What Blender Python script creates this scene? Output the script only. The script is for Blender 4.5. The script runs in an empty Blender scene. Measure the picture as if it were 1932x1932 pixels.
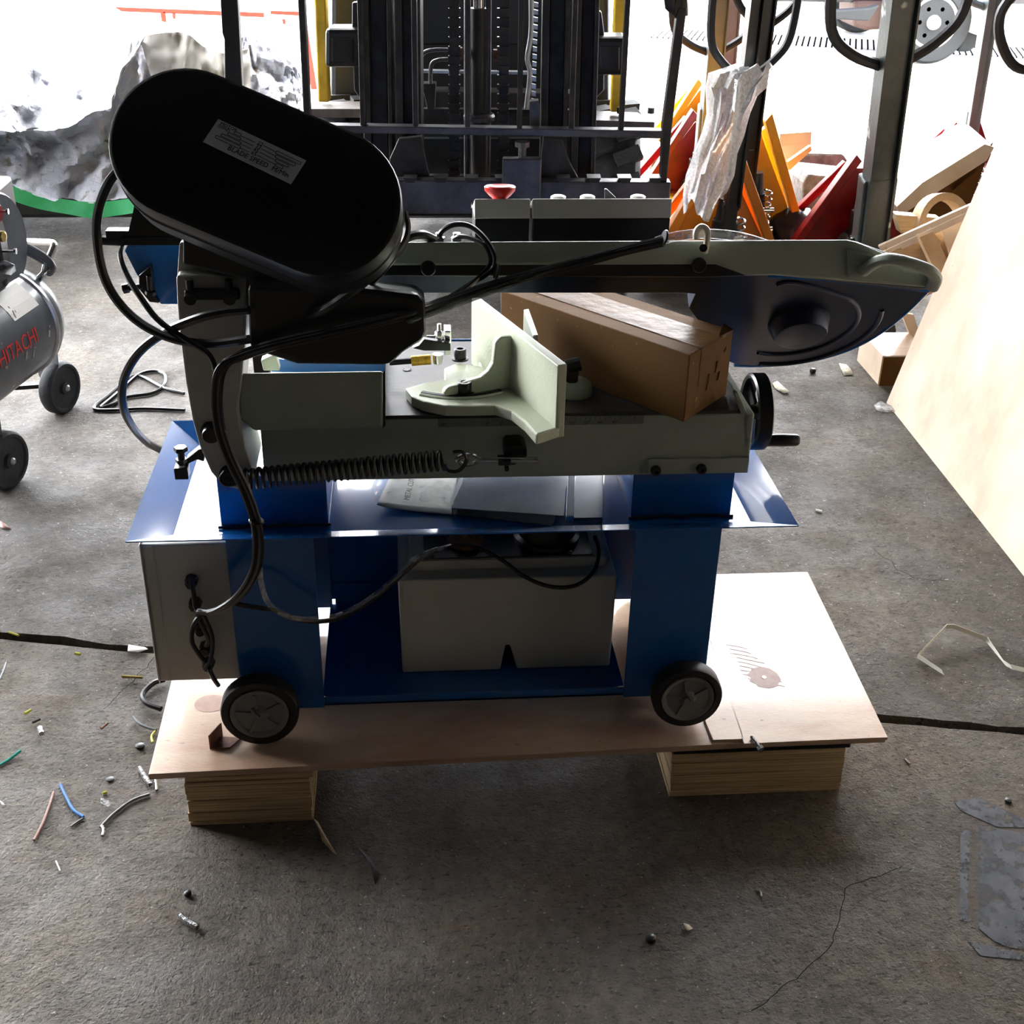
import bpy, bmesh, math, random
from mathutils import Vector, Matrix, Euler, noise
random.seed(4)
PI = math.pi
scn = bpy.context.scene
COL = scn.collection

# ---------------------------------------------------------------- camera
FPX, PIT, YAW, ROL, CH = 2353.15, .49923, .092296, .0218147, 1.543
def _cam():
    cy, sy, cp, sp = math.cos(YAW), math.sin(YAW), math.cos(PIT), math.sin(PIT)
    F = Vector((sy*cp, cy*cp, -sp)); R = Vector((cy, -sy, 0)); U = R.cross(F)
    c, s = math.cos(ROL), math.sin(ROL)
    return c*R + s*U, -s*R + c*U, F
CR, CU, CF = _cam()
C0 = Vector((0, 0, CH))
cd = bpy.data.cameras.new('camera'); co = bpy.data.objects.new('camera', cd); COL.objects.link(co)
M = Matrix((CR, CU, -CF)).transposed().to_4x4(); M.translation = C0; co.matrix_world = M
cd.sensor_width = 36; cd.lens = FPX/1932*36; cd.clip_start = .05; cd.clip_end = 200
scn.camera = co
# ---------------------------------------------------------------- sky, sun, exposure
SKY, SUN = 25.0, 8.0
w = bpy.data.worlds.new('sky'); scn.world = w; w.use_nodes = True
bg = w.node_tree.nodes['Background']; bg.inputs[0].default_value = (.95, .965, 1, 1); bg.inputs[1].default_value = SKY
sd = bpy.data.lights.new('sun', 'SUN'); sd.energy = SUN; sd.angle = math.radians(.6); sd.color = (1, .95, .86)
so = bpy.data.objects.new('sun', sd); COL.objects.link(so); so.location = (-4, 8, 12)
so.rotation_euler = Vector((.40, -.32, -1)).to_track_quat('-Z', 'Y').to_euler()
scn.view_settings.view_transform = 'Standard'; scn.view_settings.look = 'None'
scn.view_settings.exposure = 0.15; scn.view_settings.gamma = 1
scn.view_settings.use_curve_mapping = False
try: scn.cycles.max_bounces = 8; scn.cycles.transparent_max_bounces = 12
except Exception: pass

# ---------------------------------------------------------------- measuring: sight line of a photo point met with a plane
def ray(x, y): return CR*((x-966)/FPX) - CU*((y-966)/FPX) + CF
def Zp(x, y, z): d = ray(x, y); return C0 + d*((z-CH)/d.z)
def Yp(x, y, Y): d = ray(x, y); return C0 + d*(Y/d.y)
def Np(x, y, n, p0): d = ray(x, y); return C0 + d*((p0-C0).dot(n)/d.dot(n))

# ---------------------------------------------------------------- materials
MATS = {}
def mat(name, col, rough=.5, metal=0., var=.12, scale=9., bump=0., bscale=80., stretch=(1, 1, 1), spec=.5,
        col2=None, speck=None, alpha=1., trans=0., coat=0., ramp=(.35, .65), detail=5):
    m = bpy.data.materials.new(name); m.use_nodes = True; nt = m.node_tree; N = nt.nodes; L = nt.links
    b = N['Principled BSDF']; b.inputs['Roughness'].default_value = rough; b.inputs['Metallic'].default_value = metal
    b.inputs['Specular IOR Level'].default_value = spec
    if coat: b.inputs['Coat Weight'].default_value = coat; b.inputs['Coat Roughness'].default_value = .09
    tc = N.new('ShaderNodeTexCoord'); mp = N.new('ShaderNodeMapping'); mp.inputs['Scale'].default_value = stretch
    L.new(tc.outputs['Object'], mp.inputs[0])
    n = N.new('ShaderNodeTexNoise'); n.inputs['Scale'].default_value = scale; n.inputs['Detail'].default_value = detail
    n.inputs['Roughness'].default_value = .62; L.new(mp.outputs[0], n.inputs[0])
    r = N.new('ShaderNodeValToRGB'); c = col; c2 = col2 or tuple(min(1, x*(1+var)) for x in c)
    lo = c if col2 else tuple(x*(1-var) for x in c)
    r.color_ramp.elements[0].color = (*lo, 1); r.color_ramp.elements[1].color = (*c2, 1)
    r.color_ramp.elements[0].position = ramp[0]; r.color_ramp.elements[1].position = ramp[1]
    L.new(n.outputs[0], r.inputs[0]); out = r.outputs[0]
    if speck:
        sc, th, scol = speck
        n2 = N.new('ShaderNodeTexNoise'); n2.inputs['Scale'].default_value = sc; n2.inputs['Detail'].default_value = 3
        L.new(mp.outputs[0], n2.inputs[0])
        r2 = N.new('ShaderNodeValToRGB'); r2.color_ramp.elements[0].position = th; r2.color_ramp.elements[1].position = th+.04
        L.new(n2.outputs[0], r2.inputs[0])
        mx = N.new('ShaderNodeMixRGB'); L.new(r2.outputs[0], mx.inputs[0]); L.new(out, mx.inputs[1]); mx.inputs[2].default_value = (*scol, 1)
        out = mx.outputs[0]
    L.new(out, b.inputs['Base Color'])
    if bump:
        n3 = N.new('ShaderNodeTexNoise'); n3.inputs['Scale'].default_value = bscale; n3.inputs['Detail'].default_value = 4
        L.new(mp.outputs[0], n3.inputs[0])
        bp = N.new('ShaderNodeBump'); bp.inputs['Strength'].default_value = bump; bp.inputs['Distance'].default_value = .01
        L.new(n3.outputs[0], bp.inputs['Height']); L.new(bp.outputs[0], b.inputs['Normal'])
    if trans: b.inputs['Transmission Weight'].default_value = trans
    if alpha < 1: b.inputs['Alpha'].default_value = alpha
    MATS[name] = m; return m

mat('blue_paint', (.005, .100, .34), .22, var=.08, bump=.03, bscale=350, coat=.9, spec=.25)
mat('blue_satin', (.026, .036, .065), .36, .7, var=.1, bump=.03, bscale=300)
mat('grey_green_paint', (.32, .355, .29), .42, var=.06, bump=.10, bscale=260)
mat('pale_green_paint', (.54, .57, .43), .40, var=.05, bump=.10, bscale=240)
mat('grey_beige_paint', (.40, .39, .35), .45, var=.06, bump=.06, bscale=260)
mat('cabinet_grey', (.52, .51, .46), .45, var=.04)
mat('black_powder', (.006, .007, .007), .34, var=.1, bump=.05, bscale=300)
mat('black_plastic', (.008, .008, .009), .32, var=.1)
mat('black_rubber', (.012, .012, .013), .55, var=.2, bump=.1, bscale=200)
mat('hose_rubber', (.012, .012, .012), .30, var=.2)
mat('machined_steel', (.040, .036, .032), .48, 0., var=.25, scale=25, bump=.04, bscale=120)
mat('bright_steel', (.6, .6, .6), .22, 1., var=.1)
mat('galvanised', (.46, .47, .48), .38, .9, var=.15, scale=14)
mat('sheet_steel', (.34, .35, .36), .30, .85, var=.25, scale=6)
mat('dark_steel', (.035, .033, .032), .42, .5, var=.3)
mat('grey_hub', (.20, .205, .20), .5, var=.1)
mat('silver_label', (.84, .88, .92), .45, 0., var=.05)
mat('print_black', (.012, .012, .014), .6)
mat('scale_plate', (.17, .185, .16), .45, .2, var=.1)
mat('white_tank', (.62, .60, .50), .42, var=.05, scale=6)
mat('white_plastic', (.85, .83, .76), .35, var=.04)
mat('cream_clip', (.80, .74, .58), .35, var=.05)
mat('dark_red', (.75, .02, .012), .3)
mat('stop_red', (.85, .02, .015), .3, var=.03)
mat('brush_gold', (.70, .42, .04), .5, .2, var=.4, scale=160, stretch=(1, 1, .1))
mat('cardboard', (.125, .060, .016), .8, spec=.2, var=.10, scale=5, bump=.10, bscale=30, speck=(90, .70, (.25, .14, .07)))
mat('brown_tape', (.12, .058, .014), .48, var=.25, scale=10, bump=.35, bscale=28, spec=.15)
mat('plywood', (.50, .30, .20), .5, col2=(.66, .50, .34), scale=3.2, stretch=(1, 3, 3), bump=.06, bscale=90, speck=(45, .72, (.30, .17, .10)), coat=.75)
mat('plywood_bright', (.70, .52, .38), .45, col2=(.84, .74, .58), scale=3.0, stretch=(1, 1.5, 1), speck=(40, .73, (.42, .25, .16)))
mat('pine', (.50, .34, .18), .6, col2=(.66, .48, .28), scale=9, stretch=(.6, 6, 14), bump=.1, bscale=40)
mat('pine_dark', (.24, .15, .07), .7, col2=(.36, .24, .12), scale=14, stretch=(.6, 6, 20))
mat('ply_edge', (.80, .60, .34), .65, col2=(.42, .28, .14), scale=12, stretch=(.5, .5, 30), bump=.2, bscale=60)
mat('rough_wood', (.55, .36, .2), .7, col2=(.72, .55, .36), scale=6, stretch=(1, 1, 1), bump=.15, bscale=60)
mat('knot', (.24, .10, .06), .5, col2=(.42, .22, .14), scale=16, detail=3)
mat('rust_brown', (.22, .10, .07), .6, .3, var=.3, scale=60); mat('dusty_plate', (.15, .125, .11), .6, var=.3, scale=20)
mat('tarp', (.36, .37, .43), .55, col2=(.50, .50, .53), scale=6, bump=.9, bscale=34, speck=(16, .64, (.24, .22, .19)))
mat('tarp_tan', (.42, .39, .34), .6, col2=(.56, .54, .50), scale=4, bump=.3, bscale=14)
mat('tarp_green', (.05, .50, .16), .4, col2=(.12, .62, .28), scale=8, bump=.3, bscale=20)
mat('orange_red', (.35, .022, .008), .5, var=.25, scale=30)
mat('worn_green_black', (.035, .045, .045), .38, var=.3, scale=12, speck=(9, .63, (.42, .43, .38)), bump=.1, bscale=90)
mat('grey_steel_paint', (.20, .23, .26), .5, 0., var=.1)
mat('grey_light_paint', (.25, .30, .33), .5, 0., var=.1)
mat('truck_yellow', (.80, .40, .003), .42, var=.1, scale=10)
mat('truck_orange', (.70, .20, .002), .42, var=.12, scale=10)
mat('jack_red', (.24, .004, .006), .42, var=.25, scale=20)
mat('lift_yellow', (.72, .46, .03), .5, var=.25, scale=9)
mat('mast_iron', (.034, .030, .027), .5, .4, var=.45, scale=16, bump=.1, bscale=70)
mat('worn_iron', (.085, .080, .085), .40, .6, var=.4, scale=9, bump=.15, bscale=60)
mat('hood_black', (.010, .012, .014), .42, var=.3, scale=60)
mat('tyre', (.045, .048, .052), .75, var=.25, scale=20, bump=.2, bscale=90)
mat('lens_dark', (.02, .02, .02), .15)
mat('kerb', (.30, .29, .27), .85, col2=(.10, .10, .095), scale=12, bump=.6, bscale=60)
mat('tank_grey', (.060, .075, .090), .30, col2=(.13, .145, .16), scale=5, coat=.3, speck=(22, .73, (.7, .7, .7)))
mat('chrome', (.75, .75, .75), .15, 1., var=.02)
mat('hitachi_red', (.72, .02, .015), .4)
mat('teal_wire', (.02, .42, .33), .4); mat('blue_wire', (.06, .22, .55), .35); mat('brown_wire', (.30, .14, .10), .5)
mat('grey_wire', (.17, .18, .185), .35); mat('yellow_wire', (.65, .62, .08), .4); mat('brass', (.55, .42, .15), .3, .8)
mat('foil', (.5, .5, .5), .25, .8, bump=.4, bscale=60); mat('black_bit', (.01, .01, .01), .4); mat('pit_black', (.008, .008, .008), 1., spec=0.)
mat('paper', (.78, .76, .70), .6, var=.05); mat('strap_white', (.78, .76, .66), .35, var=.04)
mat('leaf_dry', (.50, .46, .34), .7, var=.4, scale=40)
mat('truck_tyre', (.010, .011, .012), .8); mat('truck_brown', (.05, .022, .014), .7); mat('truck_blue', (.01, .10, .62), .35); mat('rim_white', (.62, .60, .54), .4, .2, var=.2, scale=30)
mat('unseen_roof_black', (.012, .012, .012), .7); mat('unseen_wall_black', (.014, .013, .012), .85, var=.2, scale=2)  # near-black, so the unseen roof and walls return little light
mat('mark_blue', (.035, .045, .065), .55, col2=(.10, .11, .13), scale=25)
mat('mark_pale', (.22, .18, .13), .7, col2=(.16, .13, .10), scale=30)

def see_through(name, tint, amt, rough=.15, bump=.3, bscale=60):
    m = bpy.data.materials.new(name); m.use_nodes = True; nt = m.node_tree; N = nt.nodes; L = nt.links
    b = N['Principled BSDF']; b.inputs['Base Color'].default_value = (*tint, 1); b.inputs['Roughness'].default_value = rough
    tr = N.new('ShaderNodeBsdfTransparent'); mx = N.new('ShaderNodeMixShader'); o = N['Material Output']
    tc = N.new('ShaderNodeTexCoord'); n = N.new('ShaderNodeTexNoise'); n.inputs['Scale'].default_value = bscale
    L.new(tc.outputs['Object'], n.inputs[0])
    mr = N.new('ShaderNodeMapRange'); mr.inputs['From Min'].default_value = .35; mr.inputs['From Max'].default_value = .65
    mr.inputs['To Min'].default_value = amt-.15; mr.inputs['To Max'].default_value = amt+.15
    L.new(n.outputs[0], mr.inputs[0]); L.new(mr.outputs[0], mx.inputs[0])
    bp = N.new('ShaderNodeBump'); bp.inputs['Strength'].default_value = bump; bp.inputs['Distance'].default_value = .01
    L.new(n.outputs[0], bp.inputs['Height']); L.new(bp.outputs[0], b.inputs['Normal'])
    L.new(tr.outputs[0], mx.inputs[1]); L.new(b.outputs[0], mx.inputs[2]); L.new(mx.outputs[0], o.inputs[0])
    MATS[name] = m
see_through('clear_tube', (.7, .72, .72), .32, .08, .1, 30)
see_through('smoky_tube', (.05, .05, .05), .62, .12, .1, 30)
see_through('bubble_wrap', (.97, .97, .97), .84, .25, .35, 110)
see_through('plastic_sleeve', (.85, .87, .9), .20, .10, .2, 18)
see_through('clear_film', (.8, .8, .78), .35, .15, .8, 50)

def floor_mat(name, far):
    m = bpy.data.materials.new(name); m.use_nodes = True; nt = m.node_tree; N = nt.nodes; L = nt.links
    b = N['Principled BSDF']; tc = N.new('ShaderNodeTexCoord')
    def nz(s, d=6, r=.6, st=None):
        n = N.new('ShaderNodeTexNoise'); n.inputs['Scale'].default_value = s; n.inputs['Detail'].default_value = d; n.inputs['Roughness'].default_value = r
        if st:
            mp = N.new('ShaderNodeMapping'); mp.inputs['Scale'].default_value = st; L.new(tc.outputs['Object'], mp.inputs[0]); L.new(mp.outputs[0], n.inputs[0])
        else: L.new(tc.outputs['Object'], n.inputs[0])
        return n.outputs[0]
    def rmp(v, stops):
        r = N.new('ShaderNodeValToRGB'); e = r.color_ramp.elements
        while len(e) < len(stops): e.new(.5)
        for i, (p, c) in enumerate(stops): e[i].position = p; e[i].color = (*c, 1) if len(c) == 3 else c
        L.new(v, r.inputs[0]); return r.outputs[0]
    def mix(f, a, bb, t='MIX'):
        x = N.new('ShaderNodeMixRGB'); x.blend_type = t
        if isinstance(f, float): x.inputs[0].default_value = f
        else: L.new(f, x.inputs[0])
        L.new(a, x.inputs[1])
        if isinstance(bb, tuple): x.inputs[2].default_value = (*bb, 1)
        else: L.new(bb, x.inputs[2])
        return x.outputs[0]
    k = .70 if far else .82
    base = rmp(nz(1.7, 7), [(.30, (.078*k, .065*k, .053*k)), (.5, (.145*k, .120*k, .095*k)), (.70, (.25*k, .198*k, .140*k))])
    base = mix(rmp(nz(.8, 3), [(.5, (0, 0, 0)), (.62, (.5, .5, .5))]), base, (.075, .073, .071))
    base = mix(rmp(nz(3.4, 5, .7, (1, 1.6, 1)), [(.56, (0, 0, 0)), (.70, (.75, .75, .75))]), base, (.13, .08, .042) if not far else (.10, .078, .055))
    base = mix(rmp(nz(38, 4, .6), [(.42, (1, 1, 1)), (.58, (0, 0, 0))]), base, mix(1., base, (.72, .72, .72), 'MULTIPLY'))
    base = mix(rmp(nz(75, 3, .6, (1, 1.8, 1)), [(.575, (0, 0, 0)), (.66, (.85, .85, .85))]), base, (.014, .013, .012))
    base = mix(rmp(nz(30, 5, .7, (1, 2.4, 1)), [(.60, (0, 0, 0)), (.68, (.7, .7, .7))]), base, (.022, .020, .018))
    base = mix(rmp(nz(130, 2, .5), [(.68, (0, 0, 0)), (.73, (.7, .7, .7))]), base, (.35, .33, .30))
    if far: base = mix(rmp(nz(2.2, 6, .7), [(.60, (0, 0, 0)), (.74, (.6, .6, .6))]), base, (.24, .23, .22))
    L.new(base, b.inputs['Base Color'])
    rg = rmp(nz(6, 5), [(.35, (.50, .50, .50)), (.68, (.82, .82, .82))]); L.new(rg, b.inputs['Roughness'])
    b.inputs['Specular IOR Level'].default_value = .32
    h = mix(.5, nz(55, 6, .7), nz(9, 4, .6), 'ADD'); h = mix(.5, h, nz(170, 3, .6), 'ADD')
    bp = N.new('ShaderNodeBump'); bp.inputs['Strength'].default_value = .8; bp.inputs['Distance'].default_value = .008
    L.new(h, bp.inputs['Height']); L.new(bp.outputs[0], b.inputs['Normal'])
    MATS[name] = m
floor_mat('concrete_near', False); floor_mat('concrete_far', True)
mat('yard_concrete', (.40, .39, .36), .8, var=.15, scale=2, bump=.2, bscale=40)

# ---------------------------------------------------------------- object helpers
WORLD = {}
def tag(o, label=None, cat=None, group=None, kind=None):
    if label: o['label'] = label
    if cat: o['category'] = cat
    if group: o['group'] = group
    if kind: o['kind'] = kind
    return o
def thing(name, label, cat, loc=(0, 0, 0), group=None, rot=0, local=False):
    o = bpy.data.objects.new(name, None); COL.objects.link(o); o.empty_display_size = .1
    o.location = loc; o.rotation_euler = (0, 0, rot)
    if not local: WORLD[o.name] = Vector(loc)
    return tag(o, label, cat, group)
def obj(name, bm, m, parent=None, smooth=False, bevel=0, kind=None, loc=None, label=None, seg=2):
    bmesh.ops.recalc_face_normals(bm, faces=bm.faces[:])
    off = None
    if parent is not None:
        off = WORLD.get(parent.name)
    elif loc is not None: off = Vector(loc)
    if off is not None: bmesh.ops.translate(bm, verts=bm.verts[:], vec=-off)
    me = bpy.data.meshes.new(name); bm.to_mesh(me); bm.free()
    for mm in (m if isinstance(m, (list, tuple)) else [m]): me.materials.append(MATS[mm])
    if smooth:
        for p in me.polygons: p.use_smooth = True
        try: me.set_sharp_from_angle(angle=math.radians(40))
        except Exception: pass
    o = bpy.data.objects.new(name, me); COL.objects.link(o)
    if parent is not None:
        o.parent = parent
        if parent.name in WORLD: WORLD[o.name] = WORLD[parent.name]
    elif loc is not None: o.location = loc
    if bevel:
        bv = o.modifiers.new('bevel', 'BEVEL'); bv.width = bevel; bv.segments = seg; bv.limit_method = 'ANGLE'; bv.angle_limit = .6
    if kind: o['kind'] = kind
    if label: o['label'] = label
    return o
def solo(name, bm, m, label, cat, smooth=False, bevel=0, group=None, kind=None):
    c = [v.co for v in bm.verts]; lo = Vector((min(v.x for v in c), min(v.y for v in c), min(v.z for v in c))); hi = Vector((max(v.x for v in c), max(v.y for v in c), max(v.z for v in c)))
    o = obj(name, bm, m, None, smooth, bevel, kind, ((lo.x+hi.x)/2, (lo.y+hi.y)/2, lo.z))
    return tag(o, label, cat, group)
def B(): return bmesh.new()
def box(bm, lo, hi, mtx=None):
    x0, y0, z0 = lo; x1, y1, z1 = hi
    vs = [Vector(p) for p in ((x0, y0, z0), (x1, y0, z0), (x1, y1, z0), (x0, y1, z0), (x0, y0, z1), (x1, y0, z1), (x1, y1, z1), (x0, y1, z1))]
    if mtx is not None: vs = [mtx @ v for v in vs]
    v = [bm.verts.new(p) for p in vs]
    for f in ((3, 2, 1, 0), (4, 5, 6, 7), (0, 1, 5, 4), (1, 2, 6, 5), (2, 3, 7, 6), (3, 0, 4, 7)): bm.faces.new([v[i] for i in f])
    return bm
def prism(bm, pts, vec):
    vec = Vector(vec); a = [bm.verts.new(p) for p in pts]; b = [bm.verts.new(Vector(p)+vec) for p in pts]; n = len(a)
    bm.faces.new(a); bm.faces.new(b[::-1])
    for i in range(n): bm.faces.new((a[i], b[i], b[(i+1) % n], a[(i+1) % n]))
    return bm
def frame_of(d):
    d = Vector(d).normalized(); u = Vector((0, 0, 1)) if abs(d.z) < .9 else Vector((0, 1, 0))
    s = d.cross(u).normalized(); return s, s.cross(d).normalized(), d
def beam(bm, p, q, wd, ht, up=None):
    p = Vector(p); q = Vector(q); d = (q-p).normalized()
    u = Vector(up) if up else (Vector((0, 0, 1)) if abs(d.z) < .9 else Vector((0, 1, 0)))
    s = d.cross(u).normalized(); t = s.cross(d).normalized()
    pts = [p+s*a*wd/2+t*b*ht/2 for a, b in ((-1, -1), (1, -1), (1, 1), (-1, 1))]
    return prism(bm, pts, q-p)
def lathe(bm, org, axis, prof, n=28, caps=True):
    s, t, d = frame_of(axis); org = Vector(org); rings = []
    for r, h in prof:
        rings.append([bm.verts.new(org+d*h+(s*math.cos(2*PI*i/n)+t*math.sin(2*PI*i/n))*max(r, 1e-4)) for i in range(n)])
    for a, b in zip(rings, rings[1:]):
        for i in range(n): bm.faces.new((a[i], a[(i+1) % n], b[(i+1) % n], b[i]))
    if caps: bm.faces.new(rings[0][::-1]); bm.faces.new(rings[-1])
    return bm
def cyl(bm, p, q, r, n=16, r2=None):
    p = Vector(p); q = Vector(q); return lathe(bm, p, q-p, [(r, 0), (r if r2 is None else r2, (q-p).length)], n)
def smooth_path(P, k=8):
    P = [Vector(p) for p in P]; out = []
    for i in range(len(P)-1):
        a = P[max(i-1, 0)]; b = P[i]; c = P[i+1]; d = P[min(i+2, len(P)-1)]
        for j in range(k):
            t = j/k; out.append(.5*((2*b)+(c-a)*t+(2*a-5*b+4*c-d)*t*t+(3*b-a-3*c+d)*t**3))
    return out+[P[-1]]
def tube(bm, P, r, n=8, k=8, caps=True, flat=None):
    P = smooth_path(P, k) if k > 1 else [Vector(p) for p in P]
    T = (P[1]-P[0]).normalized(); s, t, _ = frame_of(T); rings = []
    for i, p in enumerate(P):
        Tn = (P[min(i+1, len(P)-1)]-P[max(i-1, 0)]).normalized()
        s = (s-Tn*s.dot(Tn)).normalized(); t = Tn.cross(s)
        rr = r(i/(len(P)-1)) if callable(r) else r
        rings.append([bm.verts.new(p+(s*math.cos(2*PI*j/n)+t*math.sin(2*PI*j/n)*(flat or 1))*rr) for j in range(n)])
    for a, b in zip(rings, rings[1:]):
        for i in range(n): bm.faces.new((a[i], a[(i+1) % n], b[(i+1) % n], b[i]))
    if caps: bm.faces.new(rings[0][::-1]); bm.faces.new(rings[-1])
    return bm
def text_bm(s, size, origin, xdir, ydir, extr=.0006, align='LEFT'):
    cu = bpy.data.curves.new('t', 'FONT'); cu.body = s; cu.size = size; cu.extrude = extr/2; cu.align_x = align; cu.resolution_u = 2
    o = bpy.data.objects.new('t', cu); COL.objects.link(o)
    dg = bpy.context.evaluated_depsgraph_get(); me = bpy.data.meshes.new_from_object(o.evaluated_get(dg))
    bpy.data.objects.remove(o); bpy.data.curves.remove(cu)
    bm = B(); bm.from_mesh(me); bpy.data.meshes.remove(me)
    x = Vector(xdir).normalized(); y = Vector(ydir).normalized(); z = x.cross(y)
    mt = Matrix((x, y, z)).transposed().to_4x4(); mt.translation = Vector(origin); bmesh.ops.transform(bm, matrix=mt, verts=bm.verts[:])
    return bm
def polyY(pts, Y): return [Yp(x, y, Y) for x, y in pts]

# ================================================================ SETTING
def slab(name, y_of_x, sign, m, top):
    bm = B(); xs = [-12+.05*i for i in range(0, 481)]
    if sign < 0: far = -6.
    else: far = 7.2
    up = []; dn = []; fr = []
    for x in xs:
        j = noise.noise(Vector((x*7, sign*3, 0)))*.010+noise.noise(Vector((x*31, sign*5, 1)))*.007+noise.noise(Vector((x*90, sign*5, 1)))*.005 if -2.5 < x < 3 else 0
        y = y_of_x(x)+j*(1.3 if sign > 0 else .6)
        up.append(bm.verts.new((x, y+sign*.009, top))); dn.append(bm.verts.new((x, y+sign*.001, -.06))); fr.append(bm.verts.new((x, far, top)))
    for i in range(len(xs)-1):
        bm.faces.new((up[i], up[i+1], dn[i+1], dn[i])); bm.faces.new((up[i], fr[i], fr[i+1], up[i+1]))
    o = obj(name, bm, m, kind='structure'); return o
joint = lambda x: 2.065-.0+(-.214)*(x-.26)
fn = slab('floor', lambda x: joint(x)-.001, -1, 'concrete_near', 0.)
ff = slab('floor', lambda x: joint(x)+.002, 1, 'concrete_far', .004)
bm = B(); box(bm, (-12, -6, -.10), (12, 7.2, -.06)); obj('floor', bm, 'black_bit', kind='structure')
bm = B(); box(bm, (-60, 7.2, -.08), (60, 90, -.002)); tag(obj('floor', bm, 'yard_concrete', kind='structure'))
bm = B(); box(bm, (-5.2, -6, 3.95), (4.6, 6.9, 4.05)); obj('unseen_roof', bm, 'unseen_roof_black', kind='structure')  # out of view; edge and height set to shape sun, skylight and reflections
bm = B(); box(bm, (-5.2, -6.1, 0), (4.6, -6, 3.95)); obj('unseen_wall_back', bm, 'unseen_wall_black', kind='structure')  # out of view, added to darken the side behind the camera
bm = B(); box(bm, (4.5, -6, 0), (4.6, 6.9, 3.95)); obj('unseen_wall_right', bm, 'unseen_wall_black', kind='structure')  # out of view, added to keep skylight off from the right
bm = B(); box(bm, (-5.3, -6, 0), (-5.2, 3.6, 3.95)); obj('unseen_wall_left', bm, 'unseen_wall_black', kind='structure')  # out of view; length set to cut skylight from the left
# painted mark on the floor, bottom right
def ground_poly(pts, z=.0009): return [Zp(x, y, z) for x, y in pts]
mk = []
for pts, m in (([(1800, 1512), (1850, 1506), (1932, 1545), (1932, 1562), (1880, 1560), (1812, 1530)], 'mark_blue'),
               ([(1846, 1558), (1932, 1572), (1932, 1795), (1880, 1780), (1846, 1752)], 'mark_blue'),
               ([(1812, 1568), (1830, 1568), (1826, 1740), (1810, 1736)], 'mark_blue'),
               ([(1826, 1776), (1932, 1800), (1932, 1812), (1850, 1804)], 'mark_blue')):
    bm = B(); prism(bm, ground_poly(pts, .0004), (0, 0, .0008))
    o = obj('paint_mark', bm, m, fn, label='faded blue-grey paint mark on the concrete')
# worn look: break the paint up with real gaps of noise transparency in the paint film
m = MATS['mark_blue']; nt = m.node_tree; N = nt.nodes; L = nt.links
n = N.new('ShaderNodeTexNoise'); n.inputs['Scale'].default_value = 26; n.inputs['Detail'].default_value = 7; n.inputs['Roughness'].default_value = .7
tc = N.new('ShaderNodeTexCoord'); L.new(tc.outputs['Object'], n.inputs[0]); r = N.new('ShaderNodeMapRange')
r.inputs['From Min'].default_value = .38; r.inputs['From Max'].default_value = .50; L.new(n.outputs[0], r.inputs[0]); 
r.inputs['To Max'].default_value = .8
L.new(r.outputs[0], N['Principled BSDF'].inputs['Alpha'])

for q_ in ([(1420, 1905), (1560, 1790), (1600, 1680), (1700, 1640)], [(1650, 1040), (1720, 1090), (1800, 1100)], [(195, 1340), (250, 1290), (290, 1245)]):
    P_ = smooth_path([Zp(x, y, .0004) for x, y in q_], 14); P_ = [p+Vector((noise.noise(p*30)*.009+noise.noise(p*120)*.003, noise.noise(p*30+Vector((9, 0, 0)))*.009, 0)) for p in P_]
    if P_[0].y > 1.95: P_ = [p+Vector((0, 0, .004)) for p in P_]
    bm = B(); tube(bm, P_, .0006, 4, 1, flat=.3); obj('hairline_crack', bm, 'pit_black', ff if P_[0].y > 1.95 else fn)

# ================================================================ PLYWOOD BASE AND BLOCKS
ZP, ZU = .125, .107
base_t = thing('plywood_platform', 'large pinkish plywood sheet under the saw wheels, raised on two timber blocks', 'board', (.2, 1.95, ZU))
bm = B(); prism(bm, [Zp(280, 1461, ZP-.006), Zp(1400, 1402, ZP-.006), Zp(1672, 1391, ZP-.006), Vector((.868, 2.28, ZP-.006)), Vector((-.462, 2.28, ZP-.006))], (0, 0, -.012))
obj('base_sheet', bm, 'plywood', base_t, bevel=.0008)
# thin face sheets
a = Zp(1352, 1393, ZP); b_ = Zp(280, 1459, ZP)
bm = B(); prism(bm, [Zp(1345, 1396, ZP), Zp(1404, 1394, ZP), Vector((.60, 2.283, ZP)), Vector((.51, 2.283, ZP))], (0, 0, -.006))
obj('cover_strip', bm, 'plywood', base_t, bevel=.0006, label='narrow pink plywood strip')
bm = B(); prism(bm, [Zp(1404, 1403, ZP), Zp(1675, 1391, ZP), Vector((.868, 2.285, ZP)), Vector((.603, 2.285, ZP))], (0, 0, -.006))
obj('cover_sheet', bm, 'plywood', base_t, bevel=.0006, label='bright overlaid plywood sheet with a dark knot')
kc = Zp(1442, 1278, ZP+.0003)
for R_, col in ((.030, 'knot'), (.005, 'plywood_bright')):
    bm = B(); v = [bm.verts.new(kc+Vector((R_*1.0*math.cos(t*PI/10)*(1+.12*math.sin(3*t)), R_*1.15*math.sin(t*PI/10), .0002 if R_ > .02 else .0006))) for t in range(20)]; bm.faces.new(v)
    obj('wood_knot', bm, col, base_t)
kc = Zp(398, 1327, ZP-.0056)
bm = B(); v = [bm.verts.new(kc+Vector((.030*math.cos(t*PI/10), .026*math.sin(t*PI/10), 0))) for t in range(20)]; bm.faces.new(v); obj('wood_knot', bm, 'knot', base_t)
for k in range(9):
    bm = B(); y_ = 1216+k*8; x_ = 1372+k*4.5; tube(bm, [Zp(x_+random.uniform(-4, 4), y_, ZP+.0002), Zp(x_+26, y_+5, ZP+.0002), Zp(x_+44+k*3+random.uniform(-8, 8), y_+9+k*.8, ZP+.0002)], .0016, 6, 4, flat=.15); obj('grain_streak', bm, 'knot', base_t)
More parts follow.
